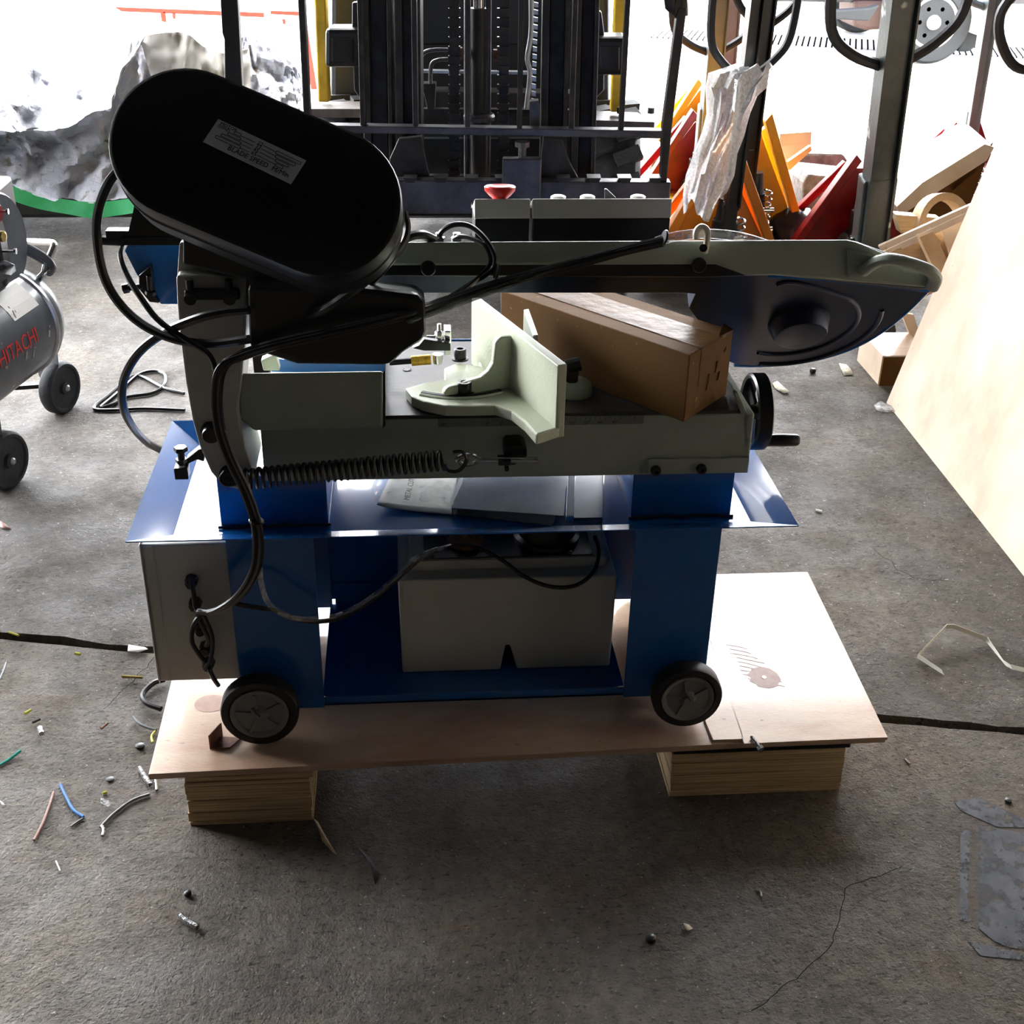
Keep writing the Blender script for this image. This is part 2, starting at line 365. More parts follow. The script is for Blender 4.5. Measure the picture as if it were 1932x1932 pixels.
# bolt and nut at the sheet edge
p = Zp(1425, 1398, ZP+.004); q = Yp(1437, 1415, p.y-.02)
bm = B(); cyl(bm, p+Vector((-.004, .012, 0)), q, .0035, 10); cyl(bm, q-(q-p)*.35, q, .0065, 6); obj('bolt', bm, 'bright_steel', base_t)

def ply_block(label, pts_front, y, depth, layers, top_black=False):
    xl, xr, zb, zt = pts_front
    t = thing('timber_block', label, 'block', ((xl+xr)/2, y+depth/2, 0), 'blocks under the plywood sheet')
    n = len(layers); z = zb; tot = sum(layers)
    for i, h in enumerate(layers):
        hh = (zt-zb)*h/tot; jx = random.uniform(-.0025, .0025)
        bm = B(); box(bm, (xl+jx, y+random.uniform(-.0015, .0015), z), (xr+jx+(.004 if i > n-2 else 0), y+depth, z+hh-.0012))
        obj('layer', bm, 'black_powder' if (top_black and i == n-1) else 'ply_edge', t, bevel=.0008)
        z += hh
    bm = B(); box(bm, (xl+.004, y+.004, zb+.002), (xr-.004, y+depth-.004, zt-.003)); obj('core', bm, 'pine_dark', t)
    return t
ply_block('timber block of plywood layers under the left end of the base sheet', (Zp(358, 1557, 0).x, Zp(590, 1548, 0).x, 0, ZU), Zp(358, 1557, 0).y, .42, [9, 22, 12, 20, 16, 20, 10, 12])
xr_ = Zp(1583, 1490, 0).x; ply_block('timber block with black-painted top layer under the right end of the base sheet', (Zp(1262, 1505, 0).x, xr_, 0, ZU), Zp(1262, 1503, 0).y, .40, [8, 6, 14, 18, 26, 20, 7], True)

# ================================================================ BAND SAW
SX = thing('band_saw', 'blue and grey-green metal-cutting band saw on a wheeled blue stand', 'saw', (.1, 1.95, ZP))
def P(name, bm, m, parent=SX, **k): return obj(name, bm, m, parent, **k)
YL = 1.82; ZT = .554; ZF = .529
# -- stand legs (bent plate channels)
xa, xb = Yp(427, 1030, YL).x, Yp(612, 1330, YL).x; zl = .154
for (x0, x1, side) in ((xa, xb, -1), (Yp(1177, 1300, YL).x, Yp(1350, 1100, YL).x, 1)):
    bm = B(); box(bm, (x0, YL, zl), (x1, YL+.003, ZF-.003)); xs = x0 if side < 0 else x1
    box(bm, (xs-.0015, YL+.003, zl), (xs+.0015, YL+.33, ZF-.003)); box(bm, (x0, YL+.33, zl), (x1, YL+.333, ZF-.003))
    P('stand_leg', bm, 'blue_paint', bevel=.0008)
XL1, XR0 = xb, Yp(1177, 1300, YL).x
bm = B(); box(bm, (XL1-.004, YL+.001, .158), (XR0+.004, YL+.335, .163)); box(bm, (XL1-.004, YL+.001, .158), (XR0+.004, YL+.004, .176))
P('shelf', bm, 'blue_paint', bevel=.0006)
zr = Yp(700, 1095, 2.16).z
bm = B(); box(bm, (Yp(633, 1130, 2.155).x, 2.150, .163), (Yp(1160, 1130, 2.155).x, 2.153, zr)); P('rear_panel', bm, 'blue_paint')
za = Yp(620, 1129, 2.16).z
bm = B(); box(bm, (XL1-.17, 2.157, za), (XR0+.17, 2.160, ZF-.003)); P('rear_apron', bm, 'blue_paint')
# -- wheels and axles
def saw_wheel(cx, y0, y1, cz, R):
    o = B(); lathe(o, (cx, y0, cz), (0, 1, 0), [(R*.74, .004), (R*.80, 0), (R*.97, 0), (R, .004), (R, y1-y0-.004), (R*.97, y1-y0), (R*.7, y1-y0)], 40)
    wv = P('wheel', o, 'black_rubber', smooth=True)
    h = B(); lathe(h, (cx, y0+.001, cz), (0, 1, 0), [(.0045, -.010), (.009, -.010), (.010, -.003), (R*.22, -.0015), (R*.25, .001), (R*.60, .0015), (R*.66, -.002), (R*.745, -.003), (R*.76, .01)], 36)
    for k in range(5):
        a = 2*PI*k/5+.5; p = Vector((cx, y0+.001, cz)); d = Vector((math.cos(a), 0, math.sin(a))); beam(h, p+d*R*.2, p+d*R*.62, .005, .005, up=(0, 1, 0))
    P('wheel_hub', h, 'grey_hub', wv, smooth=True)
    e = B(); cyl(e, (cx, y0-.008, cz), (cx, y0-.002, cz), .006, 12); cyl(e, (cx+.002, y0-.012, cz+.004), (cx-.010, y0-.011, cz+.022), .0012, 5); P('axle_pin', e, 'dark_steel', wv)
wl = (Yp(487, 1323, 1.765), .068); wr = (Yp(1299, 1306, 1.765), .068)
zc = ZP-.006+.0675
for cx, R_ in ((wl[0].x, .0675), (wr[0].x, .0635)):
    zz = (ZP-.006 if cx < 0 else ZP-.001)+R_
    saw_wheel(cx, 1.765, 1.797, zz, R_); saw_wheel(cx, 2.185, 2.215, zz, R_)
    bm = B(); cyl(bm, (cx, 1.795, zz), (cx, 2.19, zz), .007, 12); P('axle', bm, 'dark_steel')
# -- tray (dished) with flared rims
lx, rx, fy, by = -.447, .633, 1.738, 2.195; s = .062
bm = B()
o_ = [(lx, fy, ZT), (rx, fy, ZT), (rx-.002, by, ZT), (lx+.002, by, ZT)]; i_ = [(lx+s, fy+s, ZF), (rx-s, fy+s, ZF), (rx-s, by-s, ZF), (lx+s, by-s, ZF)]
ov = [bm.verts.new(p) for p in o_]; iv = [bm.verts.new(p) for p in i_]
for k in range(4): bm.faces.new((ov[k], ov[(k+1) % 4], iv[(k+1) % 4], iv[k]))
bm.faces.new(iv)
tr = P('tray', bm, 'blue_paint'); md = tr.modifiers.new('solid', 'SOLIDIFY'); md.thickness = .0022; md.offset = 1
# -- stubs that carry the bed
for x0, x1 in ((-.311, -.136), (.370, .541)):
    bm = B(); box(bm, (x0, YL, ZF), (x1, 2.10, .622)); P('bed_support', bm, 'blue_paint', bevel=.002)
    bm = B()
    q = [(x0-.004+(x1-x0+.008)*i/10, YL-.002+random.uniform(-.002, .001), ZF+.002+random.uniform(0, .002)) for i in range(11)]
    tube(bm, q, .0028, 6, 2); P('weld_bead', bm, 'blue_satin', smooth=True)
# -- bed body
xbl = Yp(490, 800, 1.80).x; xbr = .560
bm = B(); prism(bm, [(xbl, 1.80, .622), (xbr-.004, 1.80, .620), (xbr-.004, 1.80, .728), (xbl, 1.80, .728)], (0, .33, 0)); P('bed', bm, 'grey_green_paint', bevel=.003)
bm = B(); box(bm, (Yp(725, 790, 1.80).x, 1.802, .728), (xbr-.018, 2.125, .7335)); P('bed_top', bm, 'machined_steel', bevel=.0012)
bm = B(); prism(bm, polyY([(1385, 742), (1392, 740), (1413, 785), (1413, 850), (1405, 842), (1402, 792)], 1.80), (0, .012, 0)); P('end_lip', bm, 'grey_green_paint', bevel=.0015)
bm = B(); box(bm, (Yp(1222, 880, 1.796).x, 1.795, Yp(1222, 896, 1.795).z), (Yp(1412, 880, 1.796).x, 1.801, Yp(1222, 868, 1.795).z)); pl = P('end_plate', bm, 'grey_green_paint', bevel=.0015)
for q in ((1237, 887), (1323, 884)):
    c = Yp(*q, 1.794); bm = B(); lathe(bm, c+Vector((0, .002, 0)), (0, -1, 0), [(.0085, 0), (.0085, .007), (.0075, .009), (.004, .009), (.0038, .004)], 18); P('cap_bolt', bm, 'black_plastic', pl, smooth=True)
# left raised housing of the bed
hz = Yp(480, 812, 1.775)
bm = B(); prism(bm, polyY([(452, 704), (722, 700), (722, 806), (480, 812), (452, 790)], 1.775), (0, .10, -.045)); P('lead_screw_housing', bm, 'grey_green_paint', bevel=.003)
bm = B(); prism(bm, polyY([(722, 704), (727, 698), (727, 803), (722, 808)], 1.785), (0, .10, -.045)); P('housing_lip', bm, 'dark_steel')
bm = B(); prism(bm, polyY([(512, 676), (560, 681), (726, 681), (726, 702), (512, 702)], 1.95), (0, .17, -.02)); P('chip_guard', bm, 'blue_paint', bevel=.001)
bm = B(); prism(bm, polyY([(492, 680), (520, 668), (528, 700), (497, 700)], 1.90), (0, .02, 0)); P('screw_bracket', bm, 'pale_green_paint', bevel=.002)
# blue face behind the opening of the bed
bm = B(); box(bm, (.05, 2.13, .60), (.30, 2.133, .735)); P('bed_rear_plate', bm, 'blue_paint')
# -- angle scale
z0, z1 = Yp(828, 806, 1.799).z, Yp(828, 790, 1.799).z
bm = B(); box(bm, (Yp(826, 798, 1.799).x, 1.7985, z0), (Yp(1214, 798, 1.799).x, 1.80, z1)); sc = P('angle_scale', bm, 'scale_plate', bevel=.0003)
bm = B()
for i in range(0, 31):
    px = 920+i*(1160-920)/26.; c = Yp(px, 792, 1.7982); h = .006 if i % 3 == 0 else .0035
    box(bm, (c.x-.0003, 1.7979, z1-.001-h), (c.x+.0003, 1.7985, z1-.001))
P('scale_mark', bm, 'print_black', sc, kind='stuff')
bm = B()
for i, s_ in enumerate(("0°", "5°", "10", "15", "20°", "25°", "30°", "35°", "40°", "45°")):
    px = 920+i*26.7; c = Yp(px, 805, 1.7983)
    t = text_bm(s_, .0075, (c.x, 1.7982, z0+.0015), (1, 0, 0), (0, 0, 1), .0003, 'CENTER'); me = bpy.data.meshes.new('t'); t.to_mesh(me); t.free(); bm.from_mesh(me); bpy.data.meshes.remove(me)
t = text_bm("60°", .006, (Yp(838, 800, 1.798).x-.004, 1.7982, z0+.003), (1, 0, 0), (0, 0, 1), .0003); me = bpy.data.meshes.new('t'); t.to_mesh(me); t.free(); bm.from_mesh(me)
P('scale_numeral', bm, 'print_black', sc)
# -- handwheel (axis along x)
hc = Vector((.598, 1.93, Yp(1432, 776, 1.93).z)); HR = .0665
bm = B(); lathe(bm, hc+Vector((-.014, 0, 0)), (1, 0, 0), [(HR*.86, .002), (HR*.94, 0), (HR, .003), (HR, .025), (HR*.94, .028), (HR*.86, .026)], 40, caps=False)
bm.verts.ensure_lookup_table(); n_ = 40; f0 = [bm.verts[i] for i in range(n_)]; f1 = [bm.verts[5*n_+i] for i in range(n_)]
for i in range(n_): bm.faces.new((f0[i], f1[i], f1[(i+1) % n_], f0[(i+1) % n_]))
hw = P('handwheel', bm, 'black_plastic', smooth=True)
bm = B()
for k in range(3):
    a = 2*PI*k/3+.35; d = Vector((0, math.cos(a), math.sin(a))); beam(bm, hc+d*.012, hc+d*HR*.9, .020, .006, up=(1, 0, 0))
P('spoke', bm, 'black_plastic', hw, bevel=.001)
bm = B(); cyl(bm, (xbr-.01, hc.y, hc.z), (hc.x+.012, hc.y, hc.z), .012, 20); P('wheel_boss', bm, 'dark_steel', hw, smooth=True)
hp = Yp(1450, 831, 1.895); bm = B(); lathe(bm, (hc.x+.010, 1.895, hp.z), (1, 0, 0), [(.006, 0), (.0105, .004), (.0115, .03), (.0105, .056), (.008, .060)], 20); P('crank_handle', bm, 'black_plastic', hw, smooth=True)

# -- fixed vise jaw (casting)
dj = (Zp(900, 563, .851)-Zp(1065, 690, .851)); dj.z = 0; dj.normalize(); nj = Vector((-dj.y, dj.x, 0))*1
if nj.x > 0: nj = -nj            # towards the left/front
A0 = Vector((.236, 1.712, .734)); A1 = A0+dj*((Zp(900, 563, .851)-A0).dot(dj)); th = .0155
bm = B(); z_t = .853
prism(bm, [A0, A1, Vector((A1.x, A1.y, z_t)), Vector((A0.x, A0.y, z_t))], nj*th); jw = P('fixed_vise_jaw', bm, 'pale_green_paint', bevel=.002)
foot = [(1040, 818), (1012, 820), (990, 795), (965, 775), (935, 765), (890, 766), (840, 766), (800, 758), (776, 748), (764, 732), (800, 722), (838, 716), (838, 694), (862, 684), (905, 690)]
ft = [Zp(x, y, .752) for x, y in foot]; ft[0] = A0+nj*(th*.5)+Vector((0, 0, .018)); ft.append(A1+nj*(th*.5)*1+Vector((0, 0, .018))-dj*.01)
bm = B(); prism(bm, ft, (0, 0, -.018)); P('jaw_foot', bm, 'pale_green_paint', jw, bevel=.003)
# gusset rib
m0 = A0+dj*((A1-A0).length*.50); rb = [m0+Vector((0, 0, .075))+nj*th, m0+Vector((0, 0, .112))+nj*th]
r1 = Zp(838, 742, .760)
g = Vector((r1.x, r1.y, 0)); gm = Vector((m0.x, m0.y, 0))+nj*th; gd = (g-gm); 
def G(t, z): q = gm+gd*t; return Vector((q.x, q.y, z))
bm = B(); prism(bm, [G(-.02, .752), G(-.02, .842), G(.17, .842), G(.24, .835), G(.27, .80), G(.34, .787), G(.45, .778), G(.95, .768), G(1.0, .762), G(1.0, .752)], Vector((gd.y, -gd.x, 0)).normalized()*.013)
P('jaw_rib', bm, 'pale_green_paint', jw, bevel=.003)
# arc slot with raised rim, and the two socket bolts
sl = [Zp(x, y, .7528) for x, y in ((796, 741), (820, 745), (850, 748), (880, 748), (910, 745), (945, 738))]
bm = B(); tube(bm, sl, .0105, 10, 4, flat=.22); P('slot_rim', bm, 'pale_green_paint', jw, smooth=True)
bm = B(); tube(bm, [p+Vector((0, 0, .0012)) for p in sl], .0062, 10, 4, flat=.25); P('slot', bm, 'black_bit', jw, smooth=True)
for (x, y, s_) in ((876, 743, 1.), (868, 678, .93)):
    c = Zp(x, y, .753); bm = B()
    lathe(bm, c, (0, 0, 1), [(.0155*s_, 0), (.0155*s_, .0025), (.011*s_, .003), (.0115*s_, .006), (.0115*s_, .0195*s_), (.0105*s_, .021*s_), (.0062*s_, .021*s_), (.006*s_, .010)], 24)
    P('socket_bolt', bm, 'black_plastic', jw, smooth=True)
# -- movable jaw, knob and its casting
p0, p1 = Yp(992, 576, 1.98), Yp(1014, 640, 1.90)
bm = B(); q = [Vector((Yp(988, 577, 1.985).x, 1.985, .735)), Vector((Yp(1005, 645, 1.86).x, 1.86, .735))]
q2 = [Vector((v.x, v.y, .842)) for v in q]; prism(bm, [q[0], q[1], q2[1], q2[0]], (.009, .004, 0)); mj = P('movable_vise_jaw', bm, 'grey_green_paint', bevel=.0015)
c = Zp(1082, 742, .734); bm = B(); lathe(bm, c, (0, 0, 1), [(.030, 0), (.031, .004), (.029, .018), (.024, .022)], 26); P('jaw_boss', bm, 'grey_green_paint', mj, smooth=True)
bm = B(); cyl(bm, c+Vector((-.004, 0, .02)), c+Vector((-.004, 0, .050)), .011, 6); cyl(bm, c+Vector((-.014, 0, .046)), c+Vector((.009, 0, .052)), .0125, 8); P('clamp_bolt', bm, 'black_plastic', mj, bevel=.001)
# -- blade guide with bearings, brush
gx = Yp(828, 640, 1.96)
bm = B(); box(bm, (Yp(838, 650, 1.96).x, 1.952, Yp(828, 668, 1.96).z), (Yp(851, 650, 1.96).x, 1.985, Yp(828, 622, 1.96).z)); bg_ = P('blade_guide', bm, 'chrome', bevel=.0015)
bm = B(); c = Yp(829, 650, 1.945); lathe(bm, c, (0, 0, 1), [(.009, -.008), (.010, -.002), (.009, .008), (.0055, .010), (.0075, .017), (.0075, .023), (.0035, .025), (.0035, .036)], 6); P('guide_bolt', bm, 'chrome', bg_)
bm = B(); cyl(bm, Yp(805, 640, 1.96), Yp(830, 640, 1.96), .007, 16); cyl(bm, Yp(826, 668, 1.945), Yp(826, 685, 1.945), .009, 16, .008); P('guide_roller', bm, 'bright_steel', bg_, smooth=True)
bm = B(); prism(bm, polyY([(778, 657), (790, 652), (800, 640), (850, 648), (850, 662), (800, 662)], 1.935), (0, .012, 0)); P('guide_lever', bm, 'black_plastic', bg_, bevel=.001)
c = Yp(797, 681, 1.945); bm = B(); cyl(bm, Yp(776, 681, 1.945), Yp(813, 678, 1.945), .0085, 26); br = P('blade_brush', bm, 'brush_gold', bg_, smooth=True)
bm = B(); cyl(bm, Yp(735, 684, 1.945), Yp(777, 681, 1.945), .005, 12); P('brush_stem', bm, 'black_plastic', bg_)
# hole in bed top
c = Zp(768, 697, .734); bm = B(); lathe(bm, c, (0, 0, 1), [(.0075, 0), (.0075, .0006), (.005, .0006), (.005, -.0002)], 18); P('bed_hole', bm, 'chrome')
bm = B(); lathe(bm, c, (0, 0, 1), [(.005, .0002), (.005, .0005)], 18); P('bed_hole_dark', bm, 'black_bit')

# -- pivot arm (left column)
YC = 1.765
arm = [(332, 520), (466, 522), (463, 640), (458, 700), (450, 770), (462, 845), (480, 905), (452, 925), (420, 918), (398, 892), (376, 842), (362, 790), (350, 720), (340, 640), (334, 575)]
bm = B(); prism(bm, polyY(arm, YC), (0, .13, 0)); ar = P('pivot_arm', bm, 'grey_beige_paint', bevel=.004)
bm = B(); prism(bm, polyY([(345, 650), (455, 650), (446, 760), (398, 800), (372, 785), (356, 720)], YC-.001), (0, .004, 0)); P('arm_recess_panel', bm, 'grey_beige_paint', ar, bevel=.002)
for q, r_ in (((397, 823), .0135), ((432, 905), .0135)):
    c = Yp(*q, YC-.018); bm = B(); lathe(bm, c, (0, 1, 0), [(.004, 0), (r_*.9, 0), (r_, .003), (r_, .012), (r_*1.25, .014), (r_*1.25, .018)], 24); P('pivot_cap', bm, 'black_plastic', ar, smooth=True)
bm = B(); box(bm, (Yp(350, 545, YC).x, YC-.014, Yp(350, 562, YC).z), (Yp(453, 545, YC).x, YC, Yp(350, 542, YC).z)); cb = P('clamp_bar', bm, 'black_powder', ar, bevel=.003)
for px in (359, 433):
    bm = B(); x = Yp(px, 545, YC-.006).x; zz = Yp(px, 524, YC).z; cyl(bm, (x, YC-.008, zz), (x, YC-.008, Yp(px, 562, YC).z), .0058, 12); cyl(bm, (x, YC-.017, Yp(px, 558, YC).z), (x, YC-.008, Yp(px, 558, YC).z), .009, 14); P('clamp_stud', bm, 'black_plastic', ar)
# stop bolt on an arm at the left
c = Yp(341, 868, 1.77)
bm = B(); prism(bm, polyY([(346, 880), (372, 868), (385, 872), (385, 845), (372, 850), (352, 866)], 1.775), (0, .02, 0)); sb = P('stop_bracket', bm, 'dark_steel', bevel=.002)
bm = B(); box(bm, (c.x-.011, 1.762, Yp(341, 901, 1.77).z), (c.x+.010, 1.786, Yp(341, 880, 1.77).z)); P('stop_block', bm, 'black_plastic', sb, bevel=.0015)
bm = B(); cyl(bm, (c.x, 1.774, c.z-.01), (c.x+.0015, 1.774, Yp(341, 846, 1.77).z), .0055, 12); lathe(bm, (c.x+.001, 1.774, Yp(341, 853, 1.77).z), (0, 0, 1), [(.0105, 0), (.011, .003), (.010, .007)], 6); lathe(bm, (c.x, 1.774, Yp(341, 874, 1.77).z), (0, 0, 1), [(.009, 0), (.009, .006)], 6); P('stop_bolt', bm, 'black_plastic', sb)
# -- spring, hook, eye bolt
S0, S1 = Yp(462, 904, 1.745), Yp(838, 868, 1.745); ax = (S1-S0); Ls = ax.length; s_, t_, d_ = frame_of(ax); n_t = 31; pts = []
for i in range(n_t*14+1):
    a = 2*PI*i/14; pts.append(S0+d_*(Ls*i/(n_t*14))+(s_*math.cos(a)+t_*math.sin(a))*.0150)
e1 = pts[-1]; hk = [e1, Yp(846, 888, 1.745), Yp(866, 888, 1.742), Yp(880, 868, 1.740), Yp(872, 853, 1.742), Yp(855, 853, 1.745)]
bm = B(); tube(bm, pts+smooth_path(hk, 6)[1:], .0030, 6, 1); sp = P('coil_spring', bm, 'black_plastic', smooth=True)
bm = B(); tube(bm, [S0+t_*.0, Yp(446, 912, 1.74), Yp(424, 914, 1.738), Yp(416, 902, 1.742), Yp(424, 890, 1.748)], .0032, 8, 5); P('spring_hook', bm, 'black_plastic', sp, smooth=True)
bm = B(); tube(bm, [Yp(905, 867, 1.742), Yp(890, 859, 1.742), Yp(872, 860, 1.745), Yp(862, 868, 1.745), Yp(875, 876, 1.745), Yp(892, 874, 1.745), Yp(906, 868, 1.742)], .0036, 8, 5); cyl(bm, Yp(902, 868, 1.745), Yp(1014, 868, 1.742), .0048, 12); P('eye_bolt', bm, 'bright_steel', smooth=True)
bm = B(); box(bm, tuple(Yp(940, 879, 1.733)), tuple(Yp(962, 857, 1.757))); box(bm, tuple(Yp(952, 890, 1.741)), tuple(Yp(960, 878, 1.749))); P('adjuster_block', bm, 'black_plastic', bevel=.001)
bm = B(); c = Yp(974, 857, 1.76); prism(bm, polyY([(951, 866), (952, 848), (958, 842), (985, 841), (994, 847), (995, 862), (985, 864), (972, 878), (962, 878)], 1.757), (0, .043, 0)); P('spring_lug', bm, 'black_powder', bevel=.002)

# -- saw bow: top casting, dark underside, tilted blade cover
YB = 1.83
bm = B(); prism(bm, polyY([(690, 457), (1598, 452), (1618, 456), (1738, 500), (1764, 519), (1755, 545), (1463, 518), (1330, 522), (700, 520)], YB+.006), (0, .050, -.021)); bo = P('bow_core', bm, 'black_powder', bevel=.002)
bm = B(); prism(bm, polyY([(690, 457), (1598, 452), (1616, 456), (1700, 490), (1738, 500), (1750, 512), (1752, 542), (1463, 518), (1410, 519), (1352, 498), (690, 500)], YB), (0, .015, -.006)); P('bow_casting', bm, 'grey_green_paint', bo, bevel=.003)
for q in ((808, 508), (1320, 502)):
    c = Yp(*q, YB-.006); bm = B(); lathe(bm, c, (0, 1, 0), [(.004, -.001), (.0095, -.001), (.0115, .002), (.0115, .012), (.009, .012)], 24); P('bow_knob', bm, 'black_plastic', bo, smooth=True)
nB = Vector((0, -math.cos(math.radians(40)), -math.sin(math.radians(40)))); pB = Yp(1400, 520, YB+.016)
def PB(x, y, off=0): return Np(x, y, nB, pB+nB*off)
edge = [(700, 520), (1050, 519), (1330, 517), (1463, 518), (1560, 526), (1660, 536), (1752, 547), (1748, 553), (1722, 578), (1690, 606), (1650, 635), (1600, 660), (1540, 678), (1480, 687), (1420, 690), (1392, 689), (1374, 682), (1300, 582), (1312, 555), (1290, 553), (700, 553)]
bm = B(); prism(bm, [PB(x, y) for x, y in edge], -nB*.028); cv = P('blade_cover', bm, 'blue_satin', bo, bevel=.0015)
bm = B(); tube(bm, [PB(x, y, -.002) for x, y in [(1752, 547), (1722, 578), (1690, 606), (1650, 635), (1600, 660), (1540, 678), (1480, 687), (1420, 690), (1385, 689)]], .0032, 8, 4); tube(bm, [PB(x, y, -.001) for x, y in [(1450, 519), (1560, 527), (1660, 537), (1752, 548)]], .004, 8, 4); P('cover_rim', bm, 'blue_paint', bo, smooth=True)
# hub of the cover: a raised cap on the tilted plane
hcn = PB(1507, 608); sN, tN, dN = frame_of(nB)
bm = B(); Rh = .052; lathe(bm, hcn, nB, [(Rh, -.002), (Rh, 0), (Rh*.97, .006), (Rh*.88, .022), (Rh*.82, .027), (Rh*.76, .028)], 44); P('wheel_cap', bm, 'blue_satin', bo, smooth=True)
# pressed ribs
def arcB(cx, cy, rad, a0, a1, n=18): 
    c = PB(cx, cy, .0005); X_ = Vector((1, 0, 0)); Y_ = nB.cross(X_)*1
    if Y_.z < 0: Y_ = -Y_
    return [c+(X_*math.cos(a0+(a1-a0)*i/n)+Y_*math.sin(a0+(a1-a0)*i/n))*rad for i in range(n+1)]
for rad, a0, a1 in ((.105, -1.95, .98), (.142, -1.75, .32)):
    q = arcB(1500, 612, rad, a0, a1)
    if rad < .12: q = q+[PB(1500, 532, .0005), PB(1466, 537, .0005)]
    bm = B(); tube(bm, q, .0042, 8, 3, flat=.9); P('pressed_rib', bm, 'blue_satin', bo, smooth=True)
# grip handle at the nose
bm = B(); gp = [Yp(x, y, Y) for x, y, Y in ((1628, 512, 1.826), (1650, 496, 1.812), (1672, 489, 1.800), (1700, 492, 1.795), (1735, 502, 1.795), (1755, 511, 1.798), (1764, 524, 1.81), (1757, 540, 1.828))]
tube(bm, gp, .0125, 10, 6, flat=.75); P('nose_grip', bm, 'grey_green_paint', bo, smooth=True)
bm = B(); prism(bm, polyY([(1600, 470), (1740, 502), (1752, 520), (1750, 543), (1600, 524)], YB-.006), (0, .01, 0)); P('nose_plate', bm, 'grey_green_paint', bo, bevel=.003)
# left end of the bow with blue wheel cover
bm = B(); prism(bm, polyY([(338, 458), (400, 458), (620, 560), (620, 600), (470, 600), (466, 522), (334, 522)], 1.79), (0, .10, 0)); P('bow_heel', bm, 'grey_beige_paint', bo, bevel=.003)
YH = 1.88
bm = B(); prism(bm, polyY([(228, 462), (345, 460), (345, 575), (303, 575), (258, 520)], YH), (0, .03, 0)); P('drive_wheel_cover', bm, 'blue_paint', bo, bevel=.003)
bm = B(); prism(bm, polyY([(262, 520), (285, 500), (292, 560), (300, 572), (282, 570), (262, 545)], YH-.012), (0, .02, 0)); 
cyl(bm, Yp(233, 545, YH-.01), Yp(268, 540, YH-.01), .0045, 10); cyl(bm, Yp(232, 545, YH-.01), Yp(243, 543, YH-.01), .008, 6)
cyl(bm, Yp(284, 548, YH-.02), Yp(282, 520, YH-.02), .005, 10); cyl(bm, Yp(284, 556, YH-.02), Yp(284, 549, YH-.02), .0085, 6); P('tension_screw', bm, 'black_plastic', bo, bevel=.001)
bm = B(); beam(bm, Yp(202, 440, 1.83), Yp(345, 440, 1.83), .02, .012); beam(bm, Yp(232, 453, 1.82), Yp(345, 453, 1.82), .02, .010); cyl(bm, Yp(178, 453, 1.825), Yp(235, 456, 1.825), .0065, 12); cyl(bm, Yp(177, 453, 1.825), Yp(192, 453, 1.825), .0105, 6); P('motor_slide_bar', bm, 'black_powder', bo, bevel=.0008)
bm = B(); prism(bm, polyY([(250, 405), (256, 372), (290, 420), (345, 430), (345, 445), (240, 445)], 1.80), (0, .006, 0)); P('motor_bracket', bm, 'black_powder', bo)
# -- motor under the pulley cover
nP = Vector((0, -math.cos(math.radians(32)), math.sin(math.radians(32)))); pP = Yp(480, 330, 1.60)
def PP(x, y, off=0): return Np(x, y, nP, pP+nP*off)
bm = B(); prism(bm, polyY([(466, 535), (640, 535), (790, 553), (802, 570), (804, 625), (798, 642), (760, 666), (735, 690), (560, 688), (470, 660)], 1.70), (0, .10, -.02)); P('motor', bm, 'black_powder', bevel=.010)
bm = B(); prism(bm, polyY([(345, 400), (640, 380), (690, 470), (600, 560), (345, 500)], 1.74), (0, .05, 0)); P('gearbox', bm, 'black_powder', bevel=.004)
# -- pulley cover
def obround(c1, c2, R_, n=22):
    pts = []; d = (c2-c1).normalized(); e = nP.cross(d).normalized()
    for i in range(n+1): a = PI/2+PI*i/n; pts.append(c1+(d*math.cos(a)+e*math.sin(a))*R_)
    for i in range(n+1): a = -PI/2+PI*i/n; pts.append(c2+(d*math.cos(a)+e*math.sin(a))*R_)
    return pts
k1, k2 = PP(352, 268), PP(612, 378); RP = .0985
def loft(bm, rings, cap0=True, cap1=True):
    vr = [[bm.verts.new(p) for p in r] for r in rings]; n = len(vr[0])
    for a, b in zip(vr, vr[1:]):
        for i in range(n): bm.faces.new((a[i], a[(i+1) % n], b[(i+1) % n], b[i]))
    if cap0: bm.faces.new(vr[0][::-1])
    if cap1: bm.faces.new(vr[-1])
    return bm
def ob(R_, off): return [p+nP*off for p in obround(k1, k2, R_)]
bm = B(); loft(bm, [ob(RP*1.0, -.095), ob(RP*1.0, -.052), ob(RP*1.02, -.050), ob(RP*1.02, -.047), ob(RP*1.0, -.045), ob(RP*.995, -.010), ob(RP*.975, -.003), ob(RP*.93, 0)])
pc = P('pulley_cover', bm, 'black_powder', smooth=True)
l0, l1, l2, l3 = [PP(x, y, .0004) for x, y in ((412, 225), (578, 303), (549, 348), (383, 268))]
bm = B(); prism(bm, [l0, l1, l2, l3], nP*.0008); P('rating_plate', bm, 'silver_label', pc)
ux, uy = (l1-l0), (l0-l3); ux_n, uy_n = ux.normalized(), uy.normalized(); org = l3+nP*.0014
def LP(u, v): return org+ux*u+uy*v
bm = B()
def lab_line(u0, v0, u1, v1): beam(bm, LP(u0, v0), LP(u1, v1), .0007, .0003, up=nP)
def lab_rect(u0, v0, u1, v1):
    lab_line(u0, v0, u1, v0); lab_line(u1, v0, u1, v1); lab_line(u1, v1, u0, v1); lab_line(u0, v1, u0, v0)
rows = [(.85, .22, .29), (.71, .17, .31), (.57, .12, .335), (.43, .08, .355)]
for i, (v, u0, u1) in enumerate(rows):
    lab_rect(u0, v-.10, u1, v); lab_line(u1, v-.06, .455, v-.06)
for i, (v, u0, u1) in enumerate([(.85, .69, .97), (.71, .71, .93), (.57, .735, .88), (.43, .76, .84)]):
    lab_rect(u0, v-.10, u1, v); lab_line(.545, v-.03, u0, v-.06)
